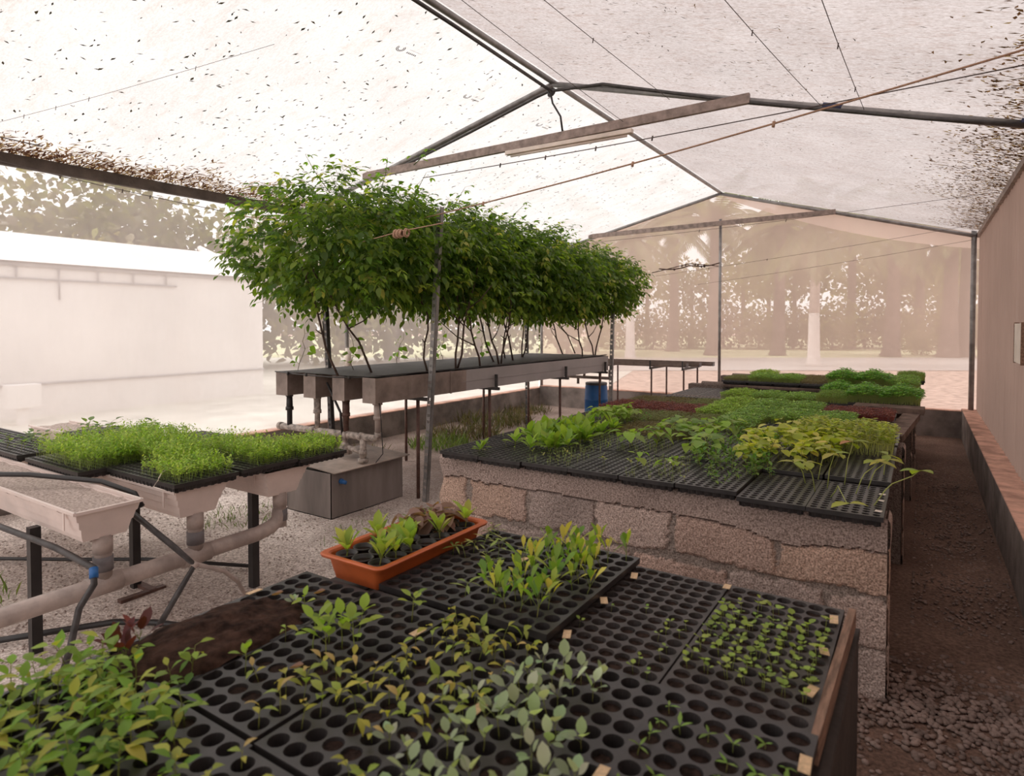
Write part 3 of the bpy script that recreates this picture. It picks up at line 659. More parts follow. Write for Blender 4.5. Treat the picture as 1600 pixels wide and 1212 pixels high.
for j in range(7):
    for i in range(3):
        x, y = -1.615+(i-1)*.080, 1.765+(j-3)*.080
        wil = (j in (4, 5, 6) and i == 0) or (j in (5, 6) and i == 1)
        has = wil or (i, j) in ((0, 0), (1, 1), (2, 0), (1, 2), (2, 2), (2, 4), (2, 6), (1, 3), (0, 2), (2, 1))
        pos = 'left row' if i == 0 else ('middle row' if i == 1 else 'right row')
        ordn = ['nearest', 'second', 'third', 'fourth', 'fifth', 'sixth', 'farthest'][j]
        o = link('plant_pot', pme, None, (x, y, .671), (0, 0, 0), label='small black pot in the orange tray, %s of the %s' % (ordn, pos), cat='pot', group='black pots in the orange tray')
        link('potting_soil', psme, o)
        if has:
            if wil: plant('wilted', (x, y, .73), 'wilted brown lettuce in the %s pot of the %s, orange tray' % (ordn, pos), 'wilted lettuces in the orange tray', 1.55)
            else: plant('lettuce', (x, y, .73), 'bright green lettuce seedling in the %s pot of the %s, orange tray' % (ordn, pos), 'green lettuces in the orange tray', rnd(1.05, 1.5))

# ================================================================== BLOCK BENCH
bench = thing('block_bench', 'long bench of rough concrete blocks and slabs under the rows of trays', 'bench')
BX0, BX1, BY = -2.467, -.105, 2.981
joints1 = [-2.25, -1.84, -1.425, -1.005, -.527, 0]; joints2 = [-2.45, -2.06, -1.65, -1.22, -.74, -.33, .1]
def face(u, z, js1=joints1, js2=joints2):
    """depth and colour of the laid blocks at wall coordinates u, z"""
    wob = (.030*noise.noise(V3((u*8, z*8, 1)))+.008)+.012*noise.noise(V3((u*40, z*40, 4)))
    capz = .635+.018*noise.noise(V3((u*5, 0, 0)))+.010*noise.noise(V3((u*22, 0, 2))) - (.05*max(0, 1-abs(u+.45)/.4)) + (.0)
    if z > capz-.006 and z <= capz: return .0, (.13, .10, .09)  # jagged shadow line below the cap, painted into the wall tint
    if z > capz: return .018+.006*noise.noise(V3((u*12, z*12, 0))), tuple((.285, .225, .20)[q]*(1+.2*noise.noise(V3((u*4, z*9, 30)))) for q in range(3))
    if z > .425: lo, hi, js = .435, .64, js1
    elif z > .205: lo, hi, js = .215, .405, js2
    else: lo, hi, js = -.05, .185, js1
    dj = min(abs(u-q) for q in js); dz = min(z-lo, hi-z); d = min(dj-.016, dz-.004)+wob
    blk = sum(1 for q in js if u > q)+int(lo*10)*3; tv = random.Random(blk).random()
    col = ((.32, .255, .225), (.345, .255, .215), (.305, .25, .225))[blk % 3]
    col = tuple(c*(.9+.25*tv) for c in col)
    if (u < -1.95 or u > -.55) and z > .425: col = (.345, .25, .20)
    n1_ = noise.noise(V3((u*4, z*4, 9))); col = tuple(c*(1+.3*n1_) for c in col)
    if d < 0: return -.002+.005*noise.noise(V3((u*30, z*30, 0))), tuple((.205, .172, .152)[q]*(1+.25*noise.noise(V3((u*6, z*6, 20)))) for q in range(3))
    e = min(1, d/.014); return .011*e+.004*noise.noise(V3((u*55, z*55, 7))), (col if e > .35 else (.20, .16, .14))
def hfield(x0, x1, y0, y1, z1, axis, step=.0085):
    """a block wall face: axis 'y' faces -y at y0, axis 'x' faces +x at x1"""
    b = MB(); z0 = -.01; nz = int((z1-z0)/step); L_ = (x1-x0) if axis == 'y' else (y1-y0); nu = int(L_/step); vs = []; fs = []; ts = []
    for j in range(nz+1):
        z = z0+(z1-z0)*j/nz
        for i in range(nu+1):
            a = i/nu
            if axis == 'y':
                x = x0+L_*a; d, c = face(x, z); eg = min(1, (x-x0)/.03); left = .03*noise.noise(V3((0, z*9, 0)))*max(0, 1-(x-x0)/.1)
                vs.append((x+left, y0-d*eg+.012*(1-min(1, (z1-z)/.02)), z))
            else:
                y = y0+L_*a; d, c = face(y-.3, z); vs.append((x1+d*.6-.010*(1-min(1, (z1-z)/.02)), y, z))
            ts.append(c)
    for j in range(nz):
        for i in range(nu): e = j*(nu+1)+i; fs.append((e, e+1, e+nu+2, e+nu+1))
    b.add(vs, fs); b.t = ts; return b
b = hfield(BX0, BX1, BY, 0, .757, 'y'); b.cur = (.2, .16, .14); b.box(BX0+.01, BX1-.008, BY+.005, BY+.15, -.01, .752)
b.build('block_wall', 'block', bench)
b = hfield(0, BX1, BY-.005, BY+.155, .757, 'x'); b.build('wall_end', 'block', bench)
# cross piers further back, their rounded ends stepping out beyond the trays
for (y, xr, hh, dp) in ((4.74, -.085, .775, .20), (6.55, -.06, .80, .18), (7.70, -.04, .86, .16), (9.2, -.04, .86, .16)):
    b = hfield(0, xr-.004, y, y+dp, hh-.01, 'x', .02); b.cur = (.15, .12, .105)
    b.box(BX0+.05, xr-.010, y+.004, y+dp-.004, -.01, hh-.012 if hh < .8 else hh-.03)
    b.tube([(BX0+.2, y+dp/2, hh-.045), (xr, y+dp/2, hh-.045)], .05, 10)
    b.build('pier', 'block', bench)
b = MB()
for k in range(7): b.box(-2.44, -.13, 3.16+k*.47, 3.16+k*.47+.455, .715, .748)
bev(b.build('slab', 'slab', bench), .006)
b = MB()
for k in range(4): b.box(-2.30, -.02 if k else -.06, 6.50+k*.34, 6.50+k*.34+.33, .735, .765)
b.build('slab', 'slab', bench)
b = MB(); b.box(-1.98, .0, 7.60, 9.7, .815, .85); bev(b.build('slab', 'slab', bench), .008)
b = MB(); b.bar((-.16, 5.0, .775), (-.06, 6.35, .775), .12, .05); b.bar((-.5, 6.46, .815), (.03, 6.44, .815), .24, .05); b.bar((-.6, 6.9, .80), (.0, 6.9, .80), .2, .06); b.build('edge_plank', 'slab', bench)

ordn = ['first', 'second', 'third', 'fourth', 'fifth', 'sixth', 'seventh', 'eighth']
rown = ['front row', 'second row', 'third row', 'fourth row', 'fifth row', 'sixth row']
BT = {}
ZB = .80
for j in range(6):
    for i in range(8):
        if (i, j) in ((7, 4), ): pass
        x = -2.41+.2875*i+rnd(-.002, .003); y = 2.90+.547*j+rnd(-.008, .008)
        if i >= 6 and j == 0: y -= .03
        if i == 7 and j >= 4: x -= .05
        zz = ZB-(.012 if (j == 0 and i >= 6) else 0)+rnd(-.002, .003)+(.006 if j % 2 else 0)
        BT[i, j] = tray('Mf' if (i+j) % 3 else 'M', x, y, zz, 'black cell tray on the block bench, %s, %s from the left' % (rown[j], ordn[i]), group='cell trays on the block bench')
# microgreen carpets
CP = {}
def carpet(key, W, H, n, h, ls, tints, dome=.3, stem=(.35, .38, .14), spread=0., narrow=1.):
    b = MB()
    for _ in range(n):
        x, y = rnd(-spread, W+spread), rnd(-spread, H+spread)
        ex = min(x+spread, W+spread-x, .12)/.12; ey = min(y+spread, H+spread-y, .12)/.12
        hh = h*(1-dome+dome*min(1, ex)*min(1, ey))*rnd(.6, 1.15)*(1+.15*noise.noise(V3((x*12, y*12, h*50))))
        lx, ly = rnd(-.15, .15)*hh, rnd(-.15, .15)*hh; bx, by = min(W-.005, max(.005, x)), min(H-.005, max(.005, y))
        sw = .0007
        b.add([(bx-sw, by, -.01), (bx+sw, by, -.01), (x+lx+sw, y+ly, hh), (x+lx-sw, y+ly, hh)], [(0, 1, 2, 3)], stem)
        a = rnd(0, 6.28); tc_ = jit(random.choice(tints), .35)
        for s_ in (0, math.pi):
            c, sn = math.cos(a+s_), math.sin(a+s_); l = ls*rnd(.8, 1.2); wv = l*.45*narrow; up = rnd(.0, .5)*l
            p0 = V3((x+lx, y+ly, hh)); d = V3((c, sn, 0)); s2 = V3((-sn, c, 0))
            b.add([p0, p0+d*l*.6+s2*wv+V3((0, 0, up)), p0+d*l+V3((0, 0, up*.8)), p0+d*l*.6-s2*wv+V3((0, 0, up))], [(0, 1, 2, 3)], tc_)
    CP[key] = b.mesh('microgreens', 'leaf', True)
W_, H_ = .275, .53
carpet('green', W_, H_, 1000, .075, .017, [(.28, .45, .10), (.17, .31, .07), (.38, .54, .16)])
carpet('lime', W_, H_, 1000, .08, .016, [(.34, .50, .08), (.24, .40, .06), (.44, .58, .12)])
carpet('tall', W_, H_, 850, .135, .027, [(.22, .42, .09), (.30, .52, .14), (.12, .28, .06)], .3, spread=.02)
carpet('moss', W_, H_, 1500, .085, .012, [(.20, .33, .05), (.16, .29, .05)], .2)
carpet('red', W_, H_, 1100, .045, .014, [(.24, .07, .075), (.32, .11, .10), (.16, .05, .05)], .1, (.30, .08, .08))
carpet('brown', W_, H_, 1300, .032, .008, [(.24, .19, .10), (.28, .24, .11), (.16, .14, .06)], .1, (.24, .18, .12))
carpet('olive', W_, H_, 1300, .040, .009, [(.20, .23, .09), (.26, .28, .12)], .2, (.25, .22, .12))
carpet('sparse', W_, H_, 90, .03, .010, [(.28, .38, .10), (.20, .30, .08)], .1)
CL = {'green': 'dense mid-green microgreens', 'lime': 'dense bright lime microgreens', 'tall': 'tall thick dark-green microgreens', 'moss': 'fine mossy green sprouts',
      'red': 'low dark red microgreens', 'brown': 'very short brownish sprouts', 'olive': 'short olive-green sprouts', 'sparse': 'sparse tiny green sprouts'}
def put(key, i, j, s=(1, 1, 1)):
    o = BT[i, j]; link('microgreens', CP[key], None, (o.location.x+.004, o.location.y+.004, o.location.z), (0, 0, 0), s,
        '%s on the block bench, %s, %s tray from the left' % (CL[key], rown[j], ordn[i]), 'microgreens', kind='stuff')
for key, lst in {
    'brown': [(2, 2), (3, 2), (1, 5), (0, 5)], 'red': [(1, 4), (0, 4), (7, 5), (6, 5), (2, 4)], 'olive': [(2, 3), (3, 3), (2, 5), (1, 3)], 'green': [(4, 3), (5, 5), (4, 5), (4, 4), (6, 4), (5, 4)],
    'lime': [(3, 5), (3, 4), ], 'sparse': [(2, 1), (3, 1), (1, 2), (1, 1), (0, 1), (4, 0), (2, 0), (0, 2), (0, 3), (4, 2)]}.items():
    for i, j in lst: put(key, i, j)
# far tiers
for k, (x, y, z, cp, lb) in enumerate([
    (-2.30, 6.50, .80, None, 'wide flat tray of bare dark soil, left end of the far tier'), (-2.01, 6.50, .80, None, 'flat tray of bare dark soil, second from the left of the far tier'),
    (-1.72, 6.50, .80, 'lime', 'flat tray with lime microgreens, far tier of the block bench'), (-1.43, 6.50, .80, 'green', 'flat tray with mid-green microgreens, left of the mossy one'),
    (-1.14, 6.50, .80, 'green', 'flat tray with green microgreens just left of the mossy sprouts'), (-.85, 6.60, .815, 'moss', 'tray with the fine mossy sprouts'),
    (-.57, 6.62, .83, 'tall', 'tray with tall dark microgreens, left one at the bench corner'), (-.285, 6.66, .83, 'tall', 'tray with tall dark microgreens, right one at the bench corner'),
    (-2.30, 7.05, .80, None, 'bare soil tray behind the far left one'), (-2.01, 7.05, .80, None, 'bare soil tray behind the second far one'), (-1.72, 7.05, .80, None, 'bare soil tray in the middle of the far tier'),
    (-1.43, 7.05, .80, None, 'bare soil tray left of the raised green trays'), (-1.14, 7.05, .80, None, 'bare soil tray right before the raised green trays'), (-.85, 7.18, .80, 'tall', 'tray with tall microgreens behind the mossy one'),
    (-1.985, 7.62, .90, 'olive', 'raised tray at the left front of the highest tier'), (-1.70, 7.62, .90, 'green', 'raised tray, second along the highest tier'), (-1.42, 7.62, .90, 'green', 'raised tray, third along the highest tier'),
    (-1.14, 7.62, .90, 'brown', 'raised tray, fourth along the highest tier'), (-.855, 7.62, .90, 'tall', 'raised tray, fifth along the highest tier'), (-.57, 7.62, .90, 'tall', 'raised tray, sixth along the highest tier'), (-.285, 7.62, .90, 'green', 'raised tray at the right end of the highest tier'),
    (-1.80, 8.18, .90, 'lime', 'raised back-row tray with lime microgreens'), (-1.51, 8.18, .90, 'olive', 'raised back-row tray right of the lime microgreens'), (-1.22, 8.18, .90, 'brown', 'raised back-row tray with short brown sprouts'),
    (-.93, 8.18, .90, 'green', 'raised back-row tray with mossy sprouts'), (-.60, 8.18, .90, 'green', 'raised back-row tray, second from the right end'), (-.285, 8.18, .90, 'green', 'raised back-row tray at the right end'), (-.24, 8.73, .90, 'moss', 'raised tray at the far right end behind the back row')]):
    o = tray('Mf', x, y, z, lb)
    if cp: link('microgreens', CP[cp], None, (x+.004, y+.004, z), label='%s in the %s' % (CL[cp], lb), cat='microgreens', kind='stuff')
# individual plants on the block bench
def scatter(kind, n, x0, x1, y0, y1, label, group, s=(.85, 1.15), tilt=.2, z=ZB-.005):
    for _ in range(n): plant(kind, (rnd(x0, x1), rnd(y0, y1), z), label, group, rnd(*s), tilt=tilt)
scatter('lettuce2', 46, -2.14, -1.78, 3.2, 4.15, 'leafy green lettuce seedling in the clump left of the bench middle', 'lettuce clump on the block bench', (1.0, 1.5))
scatter('lettuce2', 6, -2.35, -2.1, 3.9, 4.4, 'leafy green lettuce seedling in the clump left of the bench middle', 'lettuce clump on the block bench', (.6, .8))
scatter('lettuce2', 2, -2.26, -2.18, 3.02, 3.10, 'low lettuce seedling alone near the left front corner of the block bench', 'lettuces by the left front corner', (.7, .8))
scatter('tallpale', 22, -2.04, -1.78, 4.1, 4.6, 'tall pale green seedling with drooping leaves before the blue barrel', 'tall pale seedlings before the barrel', (.9, 1.2))
scatter('herb', 18, -2.25, -1.75, 4.5, 5.0, 'thin green seedling behind the tall pale ones', 'thin seedlings behind the pale ones', (.6, .9))
scatter('bean', 26, -1.50, -1.0, 3.50, 4.4, 'broad-leaved bean seedling in the middle of the block bench', 'bean seedlings on the block bench', (.9, 1.25))
scatter('bean', 3, -1.30, -1.05, 3.1, 3.4, 'broad-leaved bean seedling leaning over the second row of trays', 'bean seedlings leaning forward', (.6, .8))
scatter('herb', 80, -1.08, -.66, 3.25, 4.4, 'bushy mid-green seedling left of the yellow mass', 'bushy green seedlings left of the yellow mass', (.9, 1.4))
scatter('herb', 14, -.90, -.62, 2.98, 3.4, 'bushy mid-green seedling left of the yellow mass', 'bushy green seedlings left of the yellow mass', (.7, 1.0))
scatter('yellowmass', 95, -.84, -.36, 3.42, 4.30, 'yellow leafy seedling in the yellow mass on the block bench', 'yellow seedlings in a dense mass', (.65, 1.4), .35)
carpet('yg', .27, .52, 420, .15, .030, [(.46, .50, .10), (.38, .44, .08), (.52, .54, .14)], .25, (.50, .52, .20), .01)
for x, y, lb in ((-.665, 4.10, 'yellow-green upright seedlings crowding the tray behind the yellow mass'), (-.40, 4.12, 'yellow-green upright seedlings crowding the rightmost tray before the pier')):
    link('seedling_clump', CP['yg'], None, (x, y, ZB), label=lb, cat='seedlings', kind='stuff')
scatter('sprig', 14, -2.3, -1.2, 2.95, 3.9, 'tiny stray seedling in the front trays of the block bench', 'stray seedlings in the front trays', (1, 1.6))
scatter('sprig', 10, -1.7, -.9, 2.95, 3.5, 'tiny stray seedling in the front trays of the block bench', 'stray seedlings in the front trays', (1.2, 1.8))
# long-stemmed squash seedlings at the right front corner
SQ = [((-.33, 3.10), (-.235, 2.86, .83), 'squash seedling hanging over the front rim of the right corner tray'), ((-.16, 3.05), (.0, 3.18, .93), 'squash seedling reaching out over the aisle at the right corner'),
      ((-.40, 3.16), (-.43, 3.10, .93), 'upright squash seedling, leftmost near the right corner'), ((-.36, 3.25), (-.33, 3.22, .96), 'upright squash seedling second from the left near the right corner'),
      ((-.24, 3.22), (-.16, 3.30, .93), 'squash seedling bent to the right behind the corner tray'), ((-.30, 3.38), (-.27, 3.42, .99), 'squash seedling with a dry orange leaf tip'),
      ((-.20, 3.35), (-.13, 3.42, .92), 'squash seedling over the right rim, behind the bent one'), ((-.46, 3.3), (-.50, 3.22, .90), 'low squash seedling beside the yellow mass'), ((-.15, 3.62), (-.13, 3.60, .91), 'small squash seedling at the right edge farther back'),
      ((-.42, 3.42), (-.38, 3.46, .94), 'squash seedling in front of the yellow mass')]
for (bx, by), (tx, ty, tz), lb in SQ:
    o = thing('squash_seedling', lb, 'seedling', (bx, by, ZB-.015))
    o['group'] = 'squash seedlings at the right corner'
    T_ = V3((tx-bx, ty-by, tz-ZB+.015)); st = MB(); mid = T_*.5+V3((T_.x*-.1, T_.y*-.1, .035 if tz < .86 else .0)); q1 = T_*.25+V3((0, 0, .03))
    st.tube([(0, 0, 0), q1, mid+V3((0, 0, .02)), T_*.85, T_], [.0026, .0024, .0022, .002, .0016], 6, tint=(.48, .50, .20)); st.build('stem', 'leaf', o, smooth=True)
    hd = math.atan2(T_.y, T_.x)
    for k in range(3 if tz > .86 else 2):
        a = hd+(-1.2, 1.2, 3.0)[k]+rnd(-.3, .3); e = rnd(-.2, .35); d = V3((math.cos(a)*math.cos(e), math.sin(a)*math.cos(e), math.sin(e)))
        m_ = MB(); c_ = jit(random.choice([(.42, .48, .08), (.34, .44, .08), (.50, .50, .10)])); c_ = (.62, .30, .14) if 'orange' in lb and k == 2 else c_
        m_.leaf(T_, d, rnd(.065, .090), rnd(.038, .048), (0, 0, 1), .25, .2, c_, shape=[.8, 1, .75]); m_.build('leaf', 'leaf', o, smooth=True)
for x, y, lb in ((-.135, 2.90, 'white tag at the front right corner of the block bench'), (-.135, 3.08, 'white tag on the right rim of the corner tray'), (-.135, 3.2, 'white tag farther back on the right rim of the corner tray'), (-1.13, 3.32, 'white tag on the seam in the second row of the block bench')):
    b = MB(); b.box(-.012, .012, -.01, .01, 0, .0016); b.build('paper_tag', 'batten_white', loc=(x, y, ZB+.004), rot=(0, 0, rnd(-.3, .3)), label=lb, cat='tag')

# ================================================================== VINE TROUGHS
tx = [(-4.966, -4.81), (-4.58, -4.427), (-4.205, -4.063), (-3.842, -3.70)]
TY0, TY1, TZ0, TZ1 = 3.64, 8.15, .915, 1.12
nmt = ['leftmost', 'second from the left', 'third from the left', 'rightmost']
for k, (xa, xb) in enumerate(tx):
    t = thing('planting_trough', 'long grey planting trough under the vines, %s of the four' % nmt[k], 'trough', (0, 0, 0), group='planting troughs')
    b = MB()
    def chan(b, y0, y1, o_):
        xs = [(xa-o_, TZ1), (xa-o_+.004, TZ0), (xb+o_-.004, TZ0), (xb+o_, TZ1), (xb+o_-.008, TZ1), (xb+o_-.012, TZ0+.01), (xa-o_+.012, TZ0+.01), (xa-o_+.008, TZ1)]
        vs = [(x, y, z) for y in (y0, y1) for x, z in xs]; b.add(vs, [(i, (i+1) % 8, 8+(i+1) % 8, 8+i) for i in range(8)])
        return xs
    chan(b, 4.80, TY1, 0); b.box(xa, xb, TY1-.01, TY1, TZ0, TZ1)
    b.box(xb-.001, xb+.003, 4.8, TY1, 1.005, 1.008)
    b.build('channel', 'trough_grey', t)
    b = MB(); chan(b, TY0, 4.85, .004); b.box(xa-.003, xb+.003, TY0-.004, TY0+.006, TZ0-.002, TZ1+.002)
    b.box(xb, xb+.008, 4.60, 4.62, TZ0-.004, TZ1+.004)
    b.build('end_section', 'trough_steel' if k != 2 else 'trough_steel', t)
    b = MB(); n_ = 60; vs = []; fs = []
    for j in range(n_+1):
        y = TY0+.01+(TY1-TY0-.02)*j/n_
        for i in range(4): vs.append((xa+.004+(xb-xa-.008)*i/3, y, TZ1-.004+(.010*noise.noise(V3((xa*5+i, y*6, 0))) if 0 < i < 3 else 0)))
    for j in range(n_):
        for i in range(3): e = j*4+i; fs.append((e, e+1, e+5, e+4))
    b.add(vs, fs); b.build('dark_cover_film', 'film_dark', t)
# cover sheet spanning the left gaps
b = MB(); n_ = 50; vs = []; fs = []
for j in range(n_+1):
    y = TY0+(TY1-TY0)*j/n_
    for i in range(17):
        x = -4.966+(1.27)*i/16; vs.append((x, y, TZ1+.010+.006*noise.noise(V3((x*8, y*5, 3)))))
for j in range(n_):
    for i in range(16): e = j*17+i; fs.append((e, e+1, e+18, e+17))
b.add(vs, fs); b.build('mulch_sheet', 'film_dark', smooth=True, label='wrinkled dark sheet laid over the tops of the four troughs', cat='sheet')
b = MB(); b.tube([(-4.97, 3.63, 1.128), (-4.6, 3.60, 1.118), (-4.2, 3.61, 1.112), (-3.9, 3.63, 1.12), (-3.70, 3.75, 1.135), (-3.69, 5.2, 1.14), (-3.70, 8.1, 1.14)], .006, 6)
for x in (-4.75, -4.5, -3.96): b.tube([(x, 3.60, 1.105), (x, 3.60, 1.135)], .011, 8)
b.build('drip_hose', 'black_plastic', smooth=True, label='thin dark drip hose along the near ends of the troughs', cat='hose')
for y, lb in ((4.22, 'rusty pipe stand under the troughs, nearest the steel tank'), (5.33, 'rusty pipe stand under the troughs, second from the tank'), (6.85, 'rusty pipe stand under the troughs, third from the tank'), (8.0, 'rusty pipe stand under the far end of the troughs')):
    t = thing('pipe_stand', lb, 'stand', (0, y, 0), group=None)
    b = MB(); b.bar((-5.02, 0, TZ0-.018), (-3.64, 0, TZ0-.018), .035, .03); b.build('crossbar', 'dark_steel', t)
    for x in (-3.76, -4.93): b = MB(); b.tube([(x, 0, 0), (x, 0, TZ0-.03)], .016, 8); b.build('leg', 'rust_steel', t, smooth=True)
    if y > 5:
        for x in (-3.675, -5.0): b = MB(); b.bar((x, 0, TZ0-.02), (x, 0, TZ0+.13), .03, .018, (0, 1, 0)); b.build('side_hook', 'dark_steel', t)
# slotted angle posts of the vine trellis
def slotted(a, c, label, mat='galvanised', wd=.045):
    t = thing('slotted_post', label, 'post'); A_, B_ = V3(a), V3(c); d = (B_-A_); Ln = d.length; d.normalize()
    b = MB(); x = V3((1, 0, 0)); x = (x-d*x.dot(d)).normalized(); y = d.cross(x)
    # flange with real slots: rungs between two rails, then the plain second flange
    pitch = .05; hw = wd/2
    def quad(u0, u1, s0, s1):
        vs = []
        for off in (0, .003):
            vs += [A_+d*s0+x*u0+y*off, A_+d*s0+x*u1+y*off, A_+d*s1+x*u1+y*off, A_+d*s1+x*u0+y*off]
        b.add(vs, [(0, 1, 2, 3), (7, 6, 5, 4), (0, 4, 5, 1), (1, 5, 6, 2), (2, 6, 7, 3), (3, 7, 4, 0)])
    for u0, u1 in ((-hw, -hw*.62), (-hw*.22, hw*.05), (hw*.45, hw)): quad(u0, u1, 0, Ln)
    k = 0; s = 0
    while s < Ln-.05:
        big = k % 2
        quad(-hw*.62, -hw*.22, s, s+(.065 if big else .03)); quad(hw*.05, hw*.45, s, s+(.065 if big else .03)); s += .065+.025 if big else .03+.025; k += 1
    b.build('slotted_flange', mat, t)
    b = MB(); vs = []
    for u in (hw-.003, hw):
        vs += [A_+x*u, A_+x*u+y*wd*.9, B_+x*u+y*wd*.9, B_+x*u]
    b.add(vs, [(0, 1, 2, 3), (7, 6, 5, 4), (0, 4, 5, 1), (1, 5, 6, 2), (2, 6, 7, 3), (3, 7, 4, 0)]); b.build('side_flange', mat, t)
slotted((-3.64, 4.16, 0), (-3.46, 4.16, 2.56), 'pale slotted steel angle post leaning at the near right of the vines')
slotted((-4.86, 4.2, 0), (-5.02, 4.2, 2.45), 'dark slotted steel angle post behind the drain pipes, left side of the vines', 'dark_steel')
slotted((-3.66, 8.1, 0), (-3.60, 8.1, 2.5), 'slotted steel angle post at the far right end of the vines')
slotted((-5.02, 8.1, 0), (-5.05, 8.1, 2.5), 'slotted steel angle post at the far left end of the vines', 'dark_steel')
# drain plumbing over the tank
t = thing('drain_pipework', 'dirty grey pipes draining the near ends of the troughs into the steel tank', 'pipes')
b = MB(); b.tube([(-5.02, 3.72, .612), (-3.80, 3.72, .612), (-3.765, 3.72, .625), (-3.755, 3.72, .665)], .030, 12)
for x in (-5.02, -4.55, -4.13, -3.95): b.tube([(x-.02, 3.72, .612), (x+.02, 3.72, .612)], .036, 12)
b.build('header_pipe', 'pvc_dirty', t, smooth=True)
for k, x in enumerate((-4.888, -4.503, -4.134, -3.757)):
    b = MB(); b.tube([(x, 3.72, .62), (x, 3.72, .78), (x, 3.72, .79), (x, 3.72, .915)], [.024, .024, .031, .031] if k else [.024, .024, .030, .026], 12)
    b.tube([(x, 3.72, .77), (x, 3.72, .80)], .036, 12); b.tube([(x, 3.72, .895), (x, 3.72, .918)], .042 if k == 3 else .034, 12)
    b.build('riser', ('black_plastic', 'pvc_dirty', 'rust_steel', 'pvc_grey')[k], t, smooth=True)
b = MB(); b.tube([(-3.93, 3.72, .60), (-3.93, 3.72, .42)], .028, 12); b.tube([(-3.93, 3.72, .50), (-3.93, 3.72, .46)], .034, 12); b.tube([(-3.93, 3.72, .43), (-3.93, 3.72, .40)], .045, 12); b.build('downpipe', 'pvc_dirty', t, smooth=True)
b = MB(); b.tube([(-4.17, 3.74, .95), (-4.17, 3.74, .48)], .022, 10); b.tube([(-4.17, 3.74, .54), (-4.17, 3.74, .50), (-4.17, 3.74, .44)], [.03, .055, .062], 12); b.tube([(-4.15, 3.74, .50), (-3.93, 3.74, .47)], .022, 8)
b.build('pump_fitting', 'pvc_dirty', t, smooth=True)
b = MB(); b.tube([(-3.72, 3.70, .92), (-3.70, 3.70, .8), (-3.68, 3.70, .5), (-3.72, 3.66, .43)], .004, 5); b.build('feed_tube', 'black_plastic', t, smooth=True); b = MB(); b.tube([(-4.35, 3.7, 1.05), (-4.25, 3.7, .9), (-4.18, 3.7, .8), (-4.16, 3.7, .6)], .011, 6); b.build('feed_tube', 'black_plastic', t, smooth=True)
t = thing('water_tank', 'weathered metal box tank with tilted lid under the trough drains', 'tank')
b = MB(); TX0, TX1, TYa, TYb = -4.47, -3.925, 3.37, 4.19
def ring(b, x0, x1, y0, y1, z0, z1, th=.006):
    b.box(x0, x1, y0, y0+th, z0, z1); b.box(x0, x1, y1-th, y1, z0, z1); b.box(x0, x0+th, y0, y1, z0, z1); b.box(x1-th, x1, y0, y1, z0, z1)
ring(b, TX0, TX1, TYa, TYb, 0, .365); b.box(TX0, TX1, TYa, TYb, .0, .006); b.build('tank_body', 'tank_metal', t)
b = MB(); b.box(-.31, .31, -.41, .40, -.004, .004); b.build('lid', 'tank_lid', t, loc=(-4.17, 3.81, .392), rot=(R(1.5), R(2.0), R(-4)))
b = MB(); b.box(TX0+.01, TX1-.01, TYa+.01, TYb-.01, .33, .34); b.build('water_surface', 'black_plastic', t)
b = MB(); b.tube([(TX1-.01, 3.47, .29), (TX1+.06, 3.47, .285)], .016, 10); b.tube([(TX1, 3.47, .29), (TX1+.02, 3.47, .289)], .022, 10); b.build('blue_outlet', 'blue_plastic', t, smooth=True)
t = thing('storage_barrel', 'blue plastic barrel standing under the far end of the troughs', 'barrel', (-3.98, 8.35, 0))
b = MB(); b.lathe([(.0, 0), (.15, 0), (.165, .05), (.168, .22), (.174, .23), (.168, .24), (.168, .46), (.174, .47), (.168, .48), (.160, .66), (.150, .69)], n=24); b.build('barrel_body', 'blue_plastic', t, smooth=True)
b = MB(); b.lathe([(.158, .685), (.158, .715), (.145, .72), (.0, .72)], n=24); b.build('lid', 'dark_steel', t, smooth=True)
# small pipe frame by the barrel
t = thing('pipe_manifold', 'grey pipe manifold at the far end of the troughs above the barrel', 'pipes')
b = MB(); b.tube([(-4.4, 8.2, .80), (-3.68, 8.2, .80)], .022, 8)
for x in (-4.38, -4.1, -3.7): b.tube([(x, 8.2, .80), (x, 8.2, .92)], .02, 8)
b.tube([(-4.2, 8.2, .80), (-4.2, 8.2, .70)], .02, 8); b.build('manifold_pipe', 'pvc_grey', t, smooth=True)
# half-round gutters beyond
for k, (y, x1_, lb) in enumerate(((9.25, -2.92, 'nearest grey half-round gutter before the far net'), (9.52, -2.80, 'middle grey half-round gutter before the far net'), (9.80, -2.68, 'farthest grey half-round gutter before the far net'))):
    t = thing('gutter', lb, 'gutter')
    b = MB(); n_ = 10; vs = []; fs = []
    for x in (-4.9, x1_):
        for rr in (.062, .056):
            for q in range(n_+1): a = math.pi+math.pi*q/n_; vs.append((x, y+rr*math.cos(a), .985+rr*1.3*math.sin(a)*.8))
    m2 = n_+1
    for q in range(n_): fs += [(q, q+1, 2*m2+q+1, 2*m2+q), (m2+q+1, m2+q, 3*m2+q, 3*m2+q+1)]
    fs += [(0, m2, 3*m2, 2*m2), (n_, 2*m2+n_, 3*m2+n_, m2+n_)]
    b.add(vs, fs); b.build('gutter_channel', 'pvc_grey', t, smooth=True)
    b = MB(); b.box(x1_-.012, x1_, y-.058, y+.058, .925, .982); b.build('end_cap', 'pvc_tape', t)
    b = MB(); b.box(-4.9, x1_-.01, y-.05, y+.05, .968, .978); b.build('growing_medium', 'pumice', t)
